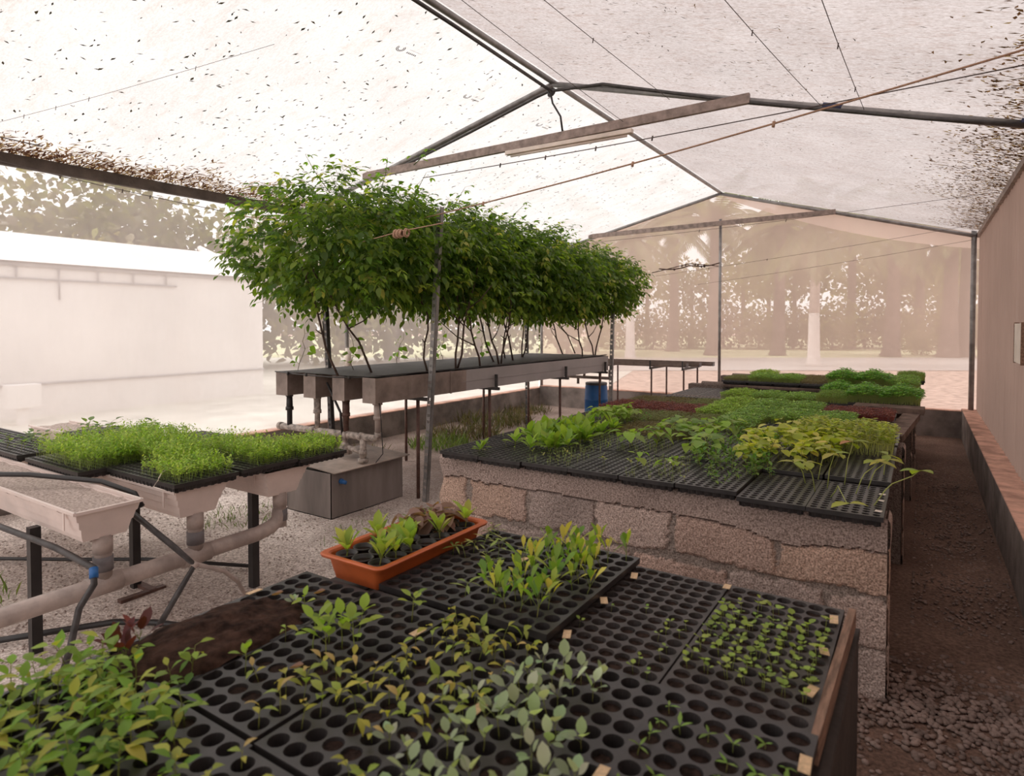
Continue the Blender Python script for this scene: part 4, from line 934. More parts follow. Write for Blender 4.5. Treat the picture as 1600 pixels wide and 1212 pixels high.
for x, lb in ((-4.3, 'thin dark stand under the left of the far gutters'), (-3.45, 'thin dark stand under the middle of the far gutters'), (-2.95, 'thin dark stand under the right of the far gutters')):
    t = thing('gutter_stand', lb, 'stand')
    b = MB(); b.bar((x, 9.12, .90), (x, 9.92, .90), .03, .03); b.build('crossbar', 'dark_steel', t)
    for y in (9.18, 9.86): b = MB(); b.tube([(x, y, 0), (x, y, .89)], .014, 8); b.build('leg', 'rust_steel', t, smooth=True)
    b = MB(); b.bar((x, 9.12, .90), (x, 9.12, 1.02), .02, .015, (0, 1, 0)); b.build('side_hook', 'dark_steel', t)

# ================================================================== VINES
def vine_foliage(n, sx, sy, z0, z1, seed, drape=0):
    random.seed(seed); b = MB(); tg = MB()
    zc, sz = (z0+z1)/2, (z1-z0)/2
    for _ in range(n):
        # compound leaf position, denser towards the surface of the canopy
        while True:
            u = V3((rnd(-1, 1), rnd(-1, 1), rnd(-1, 1)))
            if u.length < 1: break
        rr = u.length**.35 if u.length > 0 else 0; u = u.normalized()*rr
        bump_ = 1+.40*noise.noise(u*2.2+V3((seed, 0, 0)))+.26*noise.noise(u*5+V3((0, seed, 0)))
        p = V3((u.x*sx*bump_, u.y*sy*1.15, zc+u.z*sz*bump_))
        if p.z < z0-.10: continue
        a = math.atan2(u.y, u.x)+rnd(-.9, .9); e = R(rnd(-55, 25))+u.z*.5
        d = V3((math.cos(a)*math.cos(e), math.sin(a)*math.cos(e), math.sin(e)))
        hgt = (p.z-z0)/(z1-z0); base = random.choice([(.105, .175, .032), (.15, .23, .038), (.075, .135, .028), (.21, .29, .05)])
        if random.random() < .04: base = (.40, .40, .10)
        L_ = rnd(.09, .16); pts = [p, p+d*L_*.5+V3((0, 0, .005)), p+d*L_-V3((0, 0, .012))]
        b.tube(pts, [.0016, .0012, .0008], 3, cap=False, tint=(.17, .24, .06))
        sdv = d.cross(V3((0, 0, 1))); sdv = sdv.normalized() if sdv.length > .01 else V3((1, 0, 0))
        k = 0
        for t_ in (.35, .68, 1.0):
            q = pts[0].lerp(pts[2], t_)
            for sg in ((-1, 1) if t_ < 1 else (0,)):
                dl = (d*.55+sdv*sg*.9+V3((0, 0, -rnd(.1, .6)))).normalized() if sg else (d-V3((0, 0, rnd(.1, .5)))).normalized()
                l = rnd(.050, .084)*(1.15 if sg == 0 else .9); nr = V3((rnd(-.4, .4), rnd(-.4, .4), 1))
                b.leaf(q, dl, l, l*rnd(.48, .62), nr, rnd(.0, .5), .25, jit(base, .22), rows=2, shape=[.95, .75])
    return b
def vine_stem(seed, top, sway=.16, ht=1.0):
    random.seed(seed+100); b = MB()
    for s_ in range(random.choice((1, 2))):
        p = V3((rnd(-.03, .03), rnd(-.03, .03), 0)); pts = [p.copy()]; dirx, diry = rnd(-.5, .5), rnd(-1, .3)
        nseg = 7
        for i in range(nseg):
            p = p+V3((dirx*sway*.35+rnd(-.035, .035), diry*sway*.55+rnd(-.045, .045), top/nseg*rnd(.8, 1.2))); pts.append(p.copy())
        b.tube(pts, [.011-.0007*i for i in range(len(pts))], 6)
        for i in range(2, len(pts)-1):
            if random.random() < .8:
                a = rnd(0, 6.28); l = rnd(.03, .06) if random.random() < .5 else rnd(.2, .4)
                q = pts[i]; m1 = q+V3((math.cos(a)*l*.5, math.sin(a)*l*.5, l*.25)); m2 = q+V3((math.cos(a)*l, math.sin(a)*l, l*.7))
                b.tube([q, m1, m2], [.007, .0055, .004], 5)
    return b
FOL = [vine_foliage(760, .82, .46, .62, 1.56, 11+k) for k in range(4)]
FOLm = [f.mesh('foliage', 'vine_leaf', True) for f in FOL]
FOLs = [vine_foliage(70, .75, .42, .55, .95, 31+k).mesh('foliage', 'vine_leaf', True) for k in range(3)]
STM = [vine_stem(k, .95).mesh('stem', 'twig', True) for k in range(6)]
random.seed(77)
vpos = []
ys = [3.62+.385*k for k in range(14)]
for k, y in enumerate(ys):
    vpos.append((random.choice((-3.80, -4.15, -4.5))+.01, y))
nm_v = ['nearest', 'second', 'third', 'fourth', 'fifth', 'sixth', 'seventh', 'eighth', 'ninth', 'tenth', 'eleventh', 'twelfth', 'thirteenth', 'farthest']
for k, (x, y) in enumerate(vpos):
    o = thing('tomato_vine', 'leafy tomato vine trained over the troughs, %s along the row' % nm_v[k], 'vine', (x, y, 1.12), group='tomato vines over the troughs')
    link('stem', STM[k % 6], o, rot=(0, 0, rnd(-.5, .5)))
    off = -4.18-x
    end = 1.15 if k == 0 else (.92 if k > 10 else 1.)
    link('foliage', FOLm[k % 4], o, loc=(off+rnd(-.12, .12), rnd(-.08, .08)+(.15 if k == 13 else 0), .02+rnd(-.05, .05)-.0*k), rot=(0, 0, rnd(-.25, .25)+(math.pi if k % 2 else 0)), scale=(1.0*end, 1.0, .95 if k > 9 else 1.02))
    if k % 2 == 0: link('foliage', FOLs[k % 3], o, loc=(off+rnd(-.1, .3), 0, .02), rot=(0, 0, rnd(0, 6.28)))
    if k in (0, 1, 3, 6):
        for q in range(2):
            b = MB(); b.lathe([(.001, -.024), (.016, -.02), (.025, -.004), (.023, .012), (.010, .02), (.001, .018)], n=10); b.build('fruit', 'tomato_green', o, smooth=True, loc=(rnd(.1, .6) if x < -4 else rnd(-.1, .3), rnd(-.2, .2), rnd(.62, 1.15)))
# protruding shoots over the top and sides
def shoot(p0, p1, n, seed, size=.05):
    random.seed(seed); b = MB(); a, c = V3(p0), V3(p1); d = c-a
    pts = [a, a.lerp(c, .5)+V3((rnd(-.03, .03), rnd(-.03, .03), .02)), c]; b.tube(pts, [.004, .003, .0015], 5, tint=(.16, .20, .06))
    for i in range(n):
        t_ = .15+.85*i/(n-1); q = a.lerp(c, t_)+V3((0, 0, .02*math.sin(t_*3))); an = rnd(0, 6.28)
        dd = V3((math.cos(an), math.sin(an), rnd(-.5, .3))).normalized(); e = q+dd*rnd(.03, .08); b.tube([q, e], .0012, 3, cap=False, tint=(.2, .28, .07))
        for g in (-.9, 0, .9):
            M = Matrix.Rotation(g, 3, 'Z'); b.leaf(e, M@dd-V3((0, 0, .2)), size*rnd(.8, 1.2), size*.55, (0, 0, 1), .3, .2, jit((.20, .34, .06)), rows=2, shape=[.95, .75])
    return b
par = [o for o in bpy.data.objects if o.name.startswith('tomato_vine')]
random.seed(314); XS = []
for k in range(34):
    x, y = rnd(-4.8, -3.6), rnd(3.5, 9.0); zt_ = 2.62-(y-3.6)*.035-abs(x+4.18)*.25
    XS.append(((x, y, zt_), (x+rnd(-.22, .22), y+rnd(-.2, .2), zt_+rnd(.08, .28)), random.choice((5, 6, 8))))
for k in range(26):
    y = rnd(3.4, 9.0); x = rnd(-4.3, -3.5); XS.append(((x, y, rnd(1.95, 2.1)), (x+rnd(-.15, .2), y+rnd(-.15, .1), rnd(1.58, 1.85)), random.choice((6, 8))))
for k, (p0, p1, n_) in enumerate([((-4.6, 3.5, 2.55), (-5.25, 3.35, 2.68), 12), ((-4.3, 3.7, 2.7), (-4.55, 3.65, 3.05), 9), ((-4.0, 4.0, 2.7), (-3.95, 4.05, 3.02), 7), ((-3.7, 4.1, 2.6), (-3.55, 4.1, 2.85), 7),
        ((-4.5, 3.4, 2.4), (-5.0, 3.2, 2.1), 8), ((-4.0, 5.0, 2.7), (-3.9, 5.1, 2.95), 7), ((-4.1, 6.2, 2.7), (-3.9, 6.3, 3.0), 9), ((-4.1, 7.4, 2.65), (-3.9, 7.5, 2.9), 8), ((-3.9, 8.7, 2.4), (-3.5, 9.3, 2.15), 10), ((-3.9, 8.5, 2.0), (-3.5, 8.7, 1.75), 6),
        ((-4.3, 3.5, 2.0), (-4.7, 3.3, 1.75), 8), ((-3.6, 4.0, 2.9), (-3.4, 4.0, 3.0), 5)]+XS):
    pr = min(par, key=lambda o: abs(o.location.y-p0[1])); l = pr.location
    sb = shoot([p0[i]-l[i] for i in range(3)], [p1[i]-l[i] for i in range(3)], n_, 200+k); sb.build('shoot', 'vine_leaf', pr, smooth=True)
random.seed(5)
for k, (x, y, h, lb) in enumerate([(-4.87, 3.80, .42, 'young climbing plant with heart-shaped leaves left of the slotted post'), (-4.5, 4.15, .42, 'young climbing plant with heart-shaped leaves behind the first vine stems'),
        (-4.85, 5.1, .34, 'young climbing plant beyond the pale leaning post'), (-4.85, 5.9, .36, 'young climbing plant at the middle of the troughs'), (-4.85, 6.7, .38, 'young climbing plant toward the far end of the troughs')]):
    o = thing('climbing_plant', lb, 'plant', (x, y, 1.12)); b = MB(); pts = [V3((0, 0, 0))]
    for i in range(6): pts.append(pts[-1]+V3((rnd(-.035, .025), rnd(-.03, .03), h/6)))
    b.tube(pts, [.003, .003, .0028, .0026, .0024, .002, .0015], 5, tint=(.16, .12, .06)); b.build('stem', 'leaf', o, smooth=True)
    for i in range(9):
        q = pts[1+i % 6]; a = rnd(0, 6.28); d = V3((math.cos(a), math.sin(a)*.6, rnd(-.7, .2))).normalized(); e = q+V3((math.cos(a)*.05, math.sin(a)*.04, .02)); b = MB()
        b.tube([q, e], .0012, 3, cap=False, tint=(.3, .35, .1)); l = rnd(.06, .10); b.leaf(e, d, l, l*.75, (rnd(-.6, .6), -.6, .7), .3, .2, jit((.24, .42, .06), .15), shape=[1, .95, .5]); b.build('leaf', 'leaf', o, smooth=True)

# ================================================================== LEFT PLANTER TABLES
PX = -3.0
def planter(y0, y1, x_end, x_far, z1, label, fill):
    t = thing('planter_channel', label, 'planter')
    hb = (y1-y0)/2; yc = (y0+y1)/2; prof = []   # ribbed outer side from rim to base
    for k, (fz, fw) in enumerate(((1, 1), (.93, 1.0), (.91, .94), (.70, .90), (.67, .845), (.44, .80), (.41, .745), (.16, .70), (0, .64))): prof.append((fw*hb, z1-.145+fz*.145))
    b = MB(); vs = []; fs = []; xs = [x_far, x_end]
    def outline(inner):
        o_ = []
        for (w_, z) in prof: o_.append((-(w_-inner), z+(inner if z < z1-.1 else 0)))
        for (w_, z) in prof[::-1]: o_.append((w_-inner, z+(inner if z < z1-.1 else 0)))
        return o_
    oo = outline(0); n_ = len(oo)
    for ex, x in enumerate(xs):
        for (w_, z) in oo:
            taper = (z-(z1-.145))/.145; xx = x-(1-taper)*.045 if ex else x; vs.append((xx, yc+w_, z))
    for i in range(n_-1): fs.append((i, i+1, n_+i+1, n_+i))
    for i in range(len(prof)-1): a, c = n_+i, n_+n_-1-i; fs.append((a, a+1, c-1, c))
    b.add(vs, fs)
    # rim lip
    for s in (-1, 1): b.box(x_far, x_end+.004, yc+s*hb-.006, yc+s*hb+.006, z1-.010, z1+.003)
    b.box(x_end-.006, x_end+.008, y0, y1, z1-.010, z1+.003)
    b.box(x_end-.11, x_end-.095, y0-.003, y0+.001, z1-.09, z1)
    b.build('channel_body', 'white_plastic', t)
    b = MB(); vs = []; fs = []; nx_ = 60; ny_ = 10
    for i in range(nx_+1):
        for j in range(ny_+1):
            x = x_far+(x_end-.012-x_far)*i/nx_; y = yc+(hb*.95)*(j/ny_*2-1); vs.append((x, y, z1-.018+.012*noise.noise(V3((x*14, y*14, 0)))+.006*noise.noise(V3((x*50, y*50, 0)))))
    for i in range(nx_):
        for j in range(ny_): e = i*(ny_+1)+j; fs.append((e, e+ny_+1, e+ny_+2, e+1))
    b.add(vs, fs); b.build('pumice_fill', 'pumice', t, smooth=True)
    b = MB(); b.tube([(x_end-.07, yc, z1-.14), (x_end-.07, yc, z1-.20), (x_end-.07, yc, .40)], .036, 14); b.tube([(x_end-.07, yc, z1-.15), (x_end-.07, yc, z1-.22)], .040, 14); b.build('drain_pipe', 'pvc_grey', t, smooth=True)
    b = MB(); b.tube([(x_end-.07, yc, z1-.235), (x_end-.07, yc, z1-.30)], .041, 14); b.build('tape_wrap', 'pvc_tape', t, smooth=True)
    return t
planter(1.196, 1.473, PX, -6.1, .750, 'pale ribbed planter channel filled with pumice, nearest of the three', True)
planter(1.624, 1.903, PX, -6.1, .745, 'pale ribbed planter channel under the left trays, middle of the three', True)
planter(2.119, 2.410, PX, -6.1, .735, 'pale ribbed planter channel under the trays, farthest of the three', True)
t = thing('drain_header', 'thick grey drain pipe under the planter channels, bending up at its far end', 'pipe')
b = MB(); b.tube([(PX-.07, .2, .37), (PX-.07, 2.12, .395), (PX-.07, 2.20, .41), (PX-.07, 2.25, .44), (PX-.07, 2.262, .50)], .040, 16)
for y in (1.335, 1.763): b.tube([(PX-.07, y-.07, .385), (PX-.07, y+.07, .387)], .046, 16)
b.build('pipe_run', 'pvc_grey', t, smooth=True)
t = thing('planter_stand', 'black steel legs and rails carrying the pale planter channels', 'stand')
for x, ly in ((-3.50, (1.225,)), (-3.30, (2.25,)), (-3.88, (1.86,)), (-4.7, (1.3, 2.25)), (-5.8, (1.3, 2.25))):
    if x < -4: b = MB(); b.bar((x, 1.22, .592), (x, 2.36, .592), .03, .014); b.build('crossbar', 'black_plastic', t)
    for y in ly:
        b = MB(); b.box(x-.022, x+.022, y-.022, y+.022, 0, .600); b.build('leg', 'black_plastic', t)
b = MB(); b.box(-3.95, -3.72, 1.86, 1.90, .0, .02); b.box(-3.75, -3.71, 1.70, 1.95, .0, .018); b.build('foot_bar', 'rust_steel', t)
# diagonal irrigation tubes
def dtube(pts, r, label, mat, name='irrigation_pipe', cat='pipe', tape=None):
    b = MB(); b.tube(pts, r, 8); o = b.build(name, mat, smooth=True, label=label, cat=cat)
    if tape: b = MB(); b.tube([tape[0], tape[1]], r*1.25, 8); b.build('tape_wrap', tape[2], o, smooth=True)
    return o
dtube([(-4.3, 1.20, .60), (-3.7, 1.15, .59), (-3.25, 1.22, .55), (-2.99, 1.262, .50), (-2.96, 1.25, .44), (-2.98, 1.20, .35), (-2.97, 1.16, .20), (-2.99, 1.14, .10)], .014, 'dark pipe slanting down in front of the nearest planter drain', 'dark_steel', tape=((-2.99, 1.262, .50), (-2.965, 1.252, .465), 'blue_plastic'))
dtube([(-3.25, 1.50, .68), (-3.0, 1.62, .48), (-2.97, 1.70, .376), (-2.98, 1.62, .26), (-3.0, 1.54, .13)], .014, 'dark pipe slanting down between the two nearer planters', 'dark_steel', tape=((-2.97, 1.69, .37), (-2.97, 1.71, .385), 'pvc_grey'))
dtube([(-2.97, 1.71, .376), (-2.98, 1.86, .29), (-3.0, 1.95, .20), (-3.05, 2.02, .10), (-3.08, 2.05, .02)], .011, 'grey pipe branching down toward the right planter leg', 'pvc_grey')
dtube([(-4.5, .9, .03), (-3.71, 1.15, .03), (-3.60, 1.32, .03), (-3.45, 1.55, .028), (-3.27, 1.66, .028), (-2.9, 1.80, .028), (-2.4, 1.85, .03)], .016, 'black hose lying on the gravel under the planters', 'black_plastic', 'garden_hose', 'hose')
dtube([(-5.6, 1.3, .03), (-5.01, 1.57, .03), (-4.6, 1.82, .03), (-4.2, 2.09, .03), (-3.5, 2.4, .03)], .012, 'second black hose on the gravel farther back', 'black_plastic', 'garden_hose', 'hose')
hz = [(-4.9, 1.22, .80), (-4.35, 1.22, .86), (-3.9, 1.30, .885), (-3.6, 1.42, .86), (-3.35, 1.52, .80), (-3.2, 1.56, .74)]
dtube([(-4.9, .98, .70), (-4.5, 1.0, .77), (-4.05, 1.12, .80), (-3.75, 1.30, .80), (-3.45, 1.50, .765), (-3.25, 1.56, .72), (-3.2, 1.57, .66)], .013, 'thick black hose arched over the nearest planter', 'black_plastic', 'garden_hose', 'hose')
for k, (x, y, z, lb) in enumerate([
    (-2.96, 1.60, .792, 'black tray of sprouting greens, front right on the white planters'), (-2.94, 1.95, .800, 'black tray of parsley-like sprouts, middle of the white planters'), (-2.93, 2.30, .792, 'black tray at the far right of the white planters'),
    (-3.64, 1.47, .79, 'black tray at the left front of the white planters, its cups showing'), (-3.64, 1.83, .80, 'black tray behind the left front one'), (-3.63, 2.19, .80, 'black tray at the back of the white planters with bare cells'),
    (-4.42, 1.47, .79, 'black tray with small trailing seedlings toward the left edge'), (-5.12, 1.47, .79, 'black tray with trailing seedlings at the left edge'), (-4.4, 1.95, .80, 'black tray with trailing plants behind the left trays')]):
    if k < 3: tray('P', x, y, z, lb, math.pi/2)
    else: tray('P' , x-.0, y, z, lb, math.pi/2)
def sprouts(key, W, H, n, h, clump=None):
    b = MB()
    for _ in range(n):
        x, y = rnd(.005, W-.005), rnd(.005, H-.005)
        if clump and not clump(x/W, y/H): continue
        hh = h*rnd(.5, 1.15)*(1+.25*noise.noise(V3((x*9, y*9, h)))); lx, ly = rnd(-.3, .3)*hh, rnd(-.3, .3)*hh
        top = V3((x+lx, y+ly, hh)); b0 = V3((x, y, -.01)); tc_ = jit(random.choice([(.44, .58, .09), (.34, .50, .07), (.26, .42, .07), (.50, .60, .13)]), .2)
        b.add([b0-V3((.0008, 0, 0)), b0+V3((.0008, 0, 0)), top+V3((.0006, 0, 0)), top-V3((.0006, 0, 0))], [(0, 1, 2, 3)], (.35, .42, .12))
        for i in range(5):
            q = b0.lerp(top, 1-.12*i); a = rnd(0, 6.28); e = rnd(-.2, .9); d = V3((math.cos(a)*math.cos(e), math.sin(a)*math.cos(e), math.sin(e))); l = rnd(.012, .026); s2 = V3((-math.sin(a), math.cos(a), 0))*l*.22
            b.add([q, q+d*l*.6+s2, q+d*l, q+d*l*.6-s2], [(0, 1, 2, 3)], tc_)
    return b.mesh('sprouts', 'leaf', True)
random.seed(21)
S1 = sprouts('a', .64, .32, 1200, .115); S2 = sprouts('b', .64, .32, 1200, .105, lambda u, v: v > .25 or u < .3)
S3 = sprouts('c', .64, .32, 900, .075, lambda u, v: u > .42)
for me, x, y, lb in ((S1, -4.29, 1.85, 'dense bright green sprouts on the back left white planter tray'), (S1, -4.28, 1.50, 'dense bright green parsley-like sprouts in the left front tray'), (S2, -3.59, 1.97, 'bright feathery sprouts in the middle tray on the white planters'),
        (S3, -3.61, 1.62, 'low sprouts in the front right tray on the white planters'), (S3, -3.57, 2.32, 'low rounded sprouts in the far right tray on the white planters'), (S2, -3.9, 1.68, 'feathery sprouts overlapping the two front trays')):
    link('sprouts', me, None, (x, y, .80), label=lb, cat='sprouts', kind='stuff')
for _ in range(16): plant('vinelet', (rnd(-5.0, -4.45), rnd(1.5, 1.78), .79), 'small trailing dark-leaved seedling near the left edge', 'trailing seedlings at the left edge')
for _ in range(22): plant('vinelet', (rnd(-4.9, -4.2), rnd(2.0, 2.3), .80), 'trailing dark-leaved plant behind the bright sprouts', 'trailing plants behind the sprouts', rnd(1., 1.6))
# twine loop over the tray
b = MB(); b.tube([(-3.10, 1.60, .805), (-3.14, 1.64, .825), (-3.2, 1.75, .83), (-3.15, 1.86, .84)], .003, 5); b.tube([(-3.10, 1.60, .80), (-3.12, 1.585, .765), (-3.02, 1.59, .76)], .003, 5)
b.build('string', 'batten_white', smooth=True, label='loose white string over the front right tray on the planters', cat='string')

# ================================================================== FLOOR CLUTTER
random.seed(9)
b = MB()
ico = [(0, 0, 1), (.9, 0, .4), (.28, .85, .4), (-.72, .53, .4), (-.72, -.53, .4), (.28, -.85, .4), (.72, .53, -.4), (-.28, .85, -.4), (-.9, 0, -.4), (-.28, -.85, -.4), (.72, -.53, -.4), (0, 0, -1)]
icf = [(0, 1, 2), (0, 2, 3), (0, 3, 4), (0, 4, 5), (0, 5, 1), (1, 6, 2), (2, 7, 3), (3, 8, 4), (4, 9, 5), (5, 10, 1), (6, 7, 2), (7, 8, 3), (8, 9, 4), (9, 10, 5), (10, 6, 1), (11, 7, 6), (11, 8, 7), (11, 9, 8), (11, 10, 9), (11, 6, 10)]
def pebbles(n, gen, r0, r1, label, mat='pebble'):
    b = MB()
    for _ in range(n):
        x, y = gen(); r = rnd(r0, r1); sx_, sy_, sz_ = rnd(.8, 1.4), rnd(.7, 1.1), rnd(.5, .8); a = rnd(0, 6.28); c, s = math.cos(a), math.sin(a)
        b.add([(x+(px*sx_*c-py*sy_*s)*r, y+(px*sx_*s+py*sy_*c)*r, r*.35+pz*sz_*r) for px, py, pz in ico], icf)
    return b.build('pebbles', mat, smooth=True, label=label, cat='gravel', kind='stuff')
pebbles(1500, lambda: (rnd(-.30, .46), 3.0+random.gauss(0, .22)), .007, .017, 'loose brown stones piled in the aisle by the block bench corner')
pebbles(1600, lambda: (max(-.02, min(.45, random.gauss(.2, .14))), rnd(3.8, 8.5)), .005, .012, 'small stones scattered down the right aisle')
pebbles(3500, lambda: (rnd(-5.5, -2.5), rnd(1.0, 4.0)), .003, .009, 'coarse grit around the white planters and the tank', 'pumice')
# weeds
def tuft(x, y, n, h, label, cols, rad=.2, name='weed_tuft'):
    b = MB()
    for _ in range(n):
        a = rnd(0, 6.28); r = rad*math.sqrt(random.random()); q = V3((r*math.cos(a), r*math.sin(a), 0)); d = V3((rnd(-.6, .6), rnd(-.6, .6), 1)).normalized(); b.leaf(q, d, h*rnd(.4, 1.3), h*.085, (rnd(-1, 1), rnd(-1, 1), .2), .4, .2, jit(random.choice(cols)), rows=2, shape=[1, .7])
    return b.build(name, 'leaf', smooth=True, loc=(x, y, 0), label=label, cat='weeds', kind='stuff')
gw = [(.17, .22, .07), (.12, .17, .05)]; dw = [(.11, .08, .055), (.09, .09, .04), (.16, .12, .08)]
tuft(-2.72, 3.45, 300, .16, 'green weeds at the left corner of the block bench', gw)
tuft(-5.15, 6.2, 420, .15, 'green weeds against the left low wall behind the troughs', gw, .4)
tuft(-5.3, 6.9, 500, .18, 'dry weeds against the left low wall, right of the green ones', dw, .5)
tuft(-5.6, 8.1, 600, .20, 'dry weeds against the left low wall toward the far corner', dw, .6)
tuft(-5.9, 9.4, 400, .16, 'dry weeds in the far left corner', dw, .5)
tuft(-3.0, 4.7, 200, .12, 'green weeds between the block bench and the troughs', gw, .25)
tuft(-3.2, 6.2, 420, .14, 'dry brownish weeds under the middle of the troughs', dw, .5)
tuft(-3.3, 7.4, 420, .16, 'dry brownish weeds near the blue barrel', dw, .5)
tuft(-4.6, 3.0, 200, .07, 'low green weeds before the metal tank', gw, .35)
tuft(-3.4, 3.3, 120, .05, 'sparse low weeds right of the metal tank', gw, .4)
tuft(-5.6, 5.2, 160, .12, 'weeds along the left low wall', dw, .4)
tuft(-4.4, 1.2, 60, .14, 'thin grass under the planters', gw, .25)

# ================================================================== OUTSIDE
t = thing('neighbour_greenhouse', 'white netted greenhouse standing outside beyond the left wall', 'greenhouse')
NX, NY1 = -12.7, 8.95
b = MB(); b.add([(NX, -12, -.05), (NX, NY1, -.05), (NX, NY1, 2.66), (NX, -12, 2.66), (-18.3, NY1, -.05), (-18.3, NY1, 2.66)], [(0, 1, 2, 3), (1, 4, 5, 2)]); b.build('net_wall', 'nbr_net', t)
b = MB(); vs = []; fs = []
for k in range(9):
    u = k/8; x = NX+.15-(2.8)*u; z = 2.62+.78*math.sin(u*math.pi/2)
    vs += [(x, -12, z), (x, NY1+.1-(.0), z)]
for k in range(8): fs.append((2*k, 2*k+1, 2*k+3, 2*k+2))
b.add(vs, fs); b.build('roof_sheet', 'nbr_white', t, smooth=True)
b = MB(); b.tube([(NX+.12, NY1+.05, 2.64), (NX-.9, NY1+.05, 2.95), (NX-1.9, NY1+.05, 3.25), (NX-2.6, NY1+.05, 3.50)], .07, 8); b.build('roof_edge_roll', 'nbr_white', t, smooth=True)
b = MB()
b.tube([(NX+.04, -12, 2.58), (NX+.04, NY1, 2.58)], .04, 6); b.tube([(NX+.04, -12, 2.34), (NX+.04, NY1-2, 2.34)], .018, 6)
for k in range(30):
    y = -10+k*.62
    if y < NY1-2: b.tube([(NX+.04, y, 2.58), (NX+.04, y, 2.34 if k % 4 else 2.0)], .016, 5)
b.tube([(NX+.03, -12, .55), (NX+.03, NY1, .55)], .02, 6); b.build('frame_pipes', 'nbr_pipe', t, smooth=True)
t = thing('meter_box', 'white utility box on a post outside the left wall', 'box', (-11.9, 4.05, 0))
b = MB(); b.box(-.12, .12, -.22, .22, .25, .62); bev(b.build('cabinet', 'nbr_white', t), .01); b = MB(); b.box(-.05, .05, -.07, .07, -.03, .26); b.build('pedestal', 'nbr_white', t)

# trees
def palm_crown(seed, fl=3.0, nf=20):
    random.seed(seed); b = MB()
    for k in range(nf):
        a = k*2.4+rnd(-.2, .2); e0 = R(rnd(-35, 65)); pts = []; p = V3((0, 0, 0)); d = V3((math.cos(a)*math.cos(e0), math.sin(a)*math.cos(e0), math.sin(e0)))
        for i in range(9):
            pts.append(p.copy()); p = p+d*fl/8; d = (d-V3((0, 0, .16))).normalized()
        b.tube(pts, [.03-.003*i for i in range(9)], 4, tint=(.17, .15, .07))
        for i in range(1, 9):
            for q_ in range(4):
                q = pts[i-1].lerp(pts[i], q_/4); dd = (pts[i]-pts[i-1]).normalized(); s = dd.cross(V3((0, 0, 1))).normalized(); l = fl*.22*math.sin(math.pi*(i+q_/4)/9.6+.25)
                for g in (-1, 1):
                    v = (s*g+dd*.6-V3((0, 0, .55))).normalized()*l*rnd(.8, 1.1); wv = dd*.045
                    b.add([q-wv, q+wv, q+v*.6+wv*.8, q+v, q+v*.6-wv*.8], [(0, 1, 2, 3, 4)], jit((.17, .18, .09), .3))
    return b.mesh('crown', 'dark_leaf', False)
PCR = [palm_crown(1), palm_crown(2), palm_crown(3)]
def palm(x, y, h, r, label, white=False, s=1.):
    t = thing('palm_tree', label, 'tree', (x, y, -.03)); b = MB(); r = r if white else r*.76
    zs = [0, .15, .5, 1.2, 2.5, h*.6, h]; rs = [r*1.5, r*1.25, r*1.08, r, r*.85, r*.75, r*.7]
    if white:
        b.tube([(0, 0, z) for z in (0, .15, .5, 1.2, 2.05)], rs[:4]+[r*.94], 14); b.build('whitewashed_trunk_base', 'bark_white', t, smooth=True)
        b = MB(); b.tube([(0, 0, 2.05), (.03, 0, h*.6), (.1, 0, h)], [r*.93, r*.8, r*.75], 14); b.build('trunk', 'bark_pale', t, smooth=True)
    else: b.tube([(.02*i, 0, z) for i, z in enumerate(zs)], rs, 14); b.build('trunk', 'bark', t, smooth=True)
    link('crown', PCR[int(abs(x*7)) % 3], t, loc=(.1, 0, h), rot=(0, 0, x), scale=(s, s, s))
palm(-3.45, 26.4, 5.6, .205, 'palm with a whitewashed trunk base, centre of the far view', True, 1.15)
palm(-11.42, 27.6, 5.6, .21, 'palm with a whitewashed trunk base seen through the vine stems', True, 1.1)
palm(-1.3, 36.6, 6.6, .48, 'palm with a flared brown trunk right of the white one', s=1.3)
palm(1.06, 37.3, 6.8, .52, 'thick palm trunk near the right corner post, left one of the pair', s=1.3)
palm(1.75, 38.3, 7.2, .50, 'thick palm trunk near the right corner post, right one of the pair', s=1.3)
palm(-6.3, 35, 6.8, .42, 'brown palm trunk left of the whitewashed palm', s=1.3)
palm(-9.2, 33.2, 7, .40, 'brown palm trunk just left of the middle post', s=1.3)
palm(-12.6, 37, 7.4, .42, 'brown palm beyond the gutters', s=1.3)
palm(-8.2, 45, 7.5, .42, 'distant palm between the middle post and the whitewashed palm', s=1.4)
palm(-4.0, 47, 7.6, .42, 'distant palm just behind the whitewashed palm', s=1.4)
palm(-.2, 50, 7.8, .42, 'distant palm between the flared trunk and the pair', s=1.4)
palm(4.6, 42, 7.6, .45, 'palm at the right edge behind the corner post', s=1.4)
palm(-16.5, 34, 7.2, .42, 'palm left of the far view, behind the vines', s=1.3)
def crown_blob(seed, r, n, zc, tint):
    random.seed(seed); b = MB()
    for _ in range(n):
        u = V3((random.gauss(0, 1), random.gauss(0, 1), random.gauss(0, 1))).normalized()*(random.random()**.4)
        k = 1+.35*noise.noise(u*2+V3((seed, 0, 0))); p = V3((u.x*r*k, u.y*r*k, zc+u.z*r*.8*k)); d = V3((rnd(-1, 1), rnd(-1, 1), rnd(-1, .4))).normalized(); l = r*rnd(.09, .16)
        b.leaf(p, d, l, l*.6, (rnd(-1, 1), rnd(-1, 1), 1), .3, .2, jit(tint, .3), rows=2, shape=[1, .8])
    return b.mesh('crown', 'dark_leaf', True)
BC = [crown_blob(1, 2.6, 1250, 4.5, (.19, .18, .085)), crown_blob(2, 2.6, 1100, 4.3, (.23, .21, .09)), crown_blob(3, 1.6, 1500, 1.3, (.22, .19, .11)), crown_blob(4, 1.6, 1300, 1.2, (.30, .26, .15))]
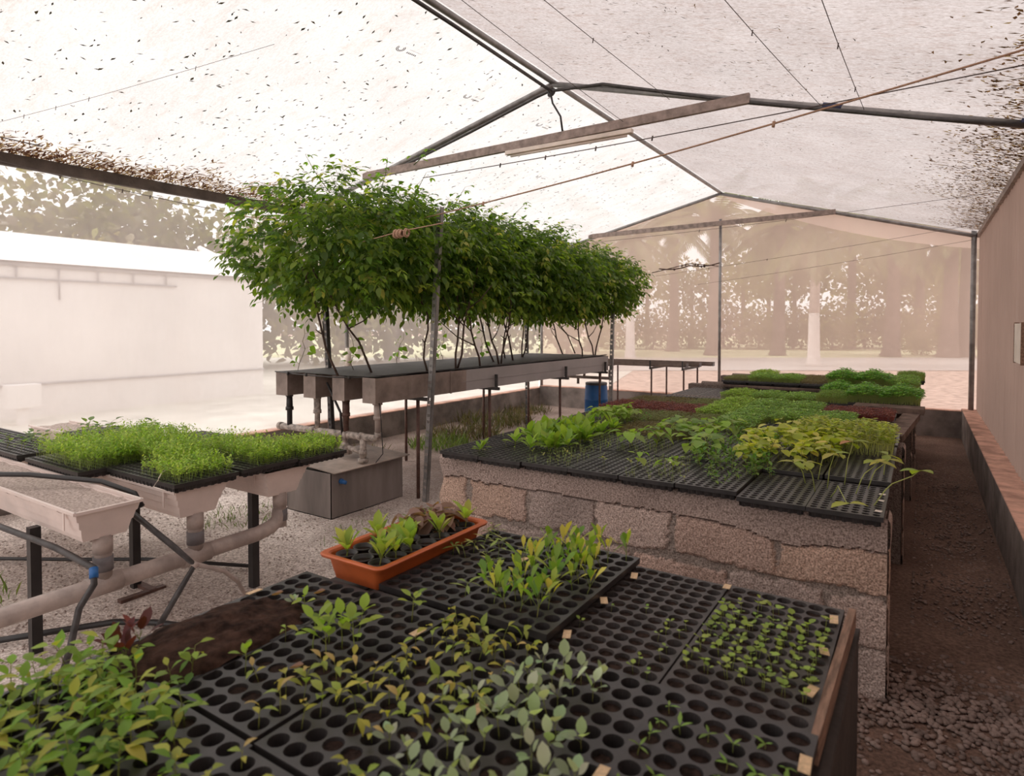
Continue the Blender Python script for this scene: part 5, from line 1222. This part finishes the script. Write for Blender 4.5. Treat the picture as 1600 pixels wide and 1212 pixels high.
def tree(x, y, s, k, label, small=False):
    t = thing('bush' if small else 'broadleaf_tree', label, 'bush' if small else 'tree', (x, y, -.03))
    link('crown', BC[k], t, scale=(s, s, s), rot=(0, 0, x*3))
    b = MB(); b.tube([(0, 0, 0), (.05, 0, 1.5*s if not small else .6*s), (0, .1, (4.6 if not small else 1.2)*s)], [.2*s, .15*s, .08*s] if not small else [.06*s, .05*s, .03*s], 8); b.build('trunk', 'bark', t, smooth=True)
def polar(px, depth): return vd*depth+rd*((px-800)/980*depth)
random.seed(14)
for i, (px, dp) in enumerate([(1080, 44), (1160, 52), (1240, 46), (1330, 55), (1395, 44), (1465, 58), (1530, 47), (1010, 50), (940, 45), (870, 52), (1200, 62), (1430, 66)]):
    q = polar(px, dp); tree(q.x, q.y, rnd(1.0, 1.35)*dp/48, i % 2, 'broadleaf tree in the hazy wood beyond the road, %s' % ['left of the middle post', 'right of the middle post', 'behind the whitewashed palm', 'right of the whitewashed palm', 'behind the flared palm', 'before the palm pair', 'by the corner post', 'behind the far gutters', 'behind the far end of the vines', 'left of the vine end', 'deepest near the middle', 'deepest near the right corner'][i])
for i, (px, dp) in enumerate([(1020, 41), (1075, 42), (1130, 43), (1185, 41), (1240, 42), (1300, 40), (1350, 43), (1420, 41), (1465, 44), (1520, 42), (1285, 48), (1390, 50), (1500, 52), (960, 42), (1205, 50)]):
    q = polar(px, dp); tree(q.x, q.y, rnd(1.05, 1.4), 2+i % 2, 'low bush in the hedge band beyond the road', True)
for o in bpy.data.objects:
    if o.name.startswith('bush'): o['group'] = 'bushes in the hedge band beyond the road'
q = polar(1440, 33); tree(q.x, q.y, .55, 3, 'small round sapling on the lawn beyond the road', True)
lb = ['at the far left', 'left of centre', 'above the middle of the white roof', 'above the right part of the white roof', 'above the end of the white roof', 'right of the white roof', 'behind the white roof, deep', 'beyond the vines on the left', 'farthest right behind the vines']
for i, (x, y) in enumerate([(-23, 3.5), (-24, 7), (-23, 10.5), (-24, 14), (-22, 17.5), (-20.5, 21), (-26, 12), (-19, 26), (-17, 31)]):
    tree(x, y, 1.05, i % 2, 'broadleaf tree behind the neighbouring greenhouse, %s' % lb[i])
for i, (x, y) in enumerate([(-21, 5), (-21.5, 9), (-21, 13), (-20, 17), (-19, 20), (-17.5, 24), (-15.5, 29)]):
    tree(x, y, 1.8, 2+i % 2, 'bush in the low green mass behind the neighbouring greenhouse', True); bpy.data.objects[-1]
for o in bpy.data.objects:
    if o.name.startswith('bush') and 'neighbouring' in o['label']: o['group'] = 'bushes behind the neighbouring greenhouse'
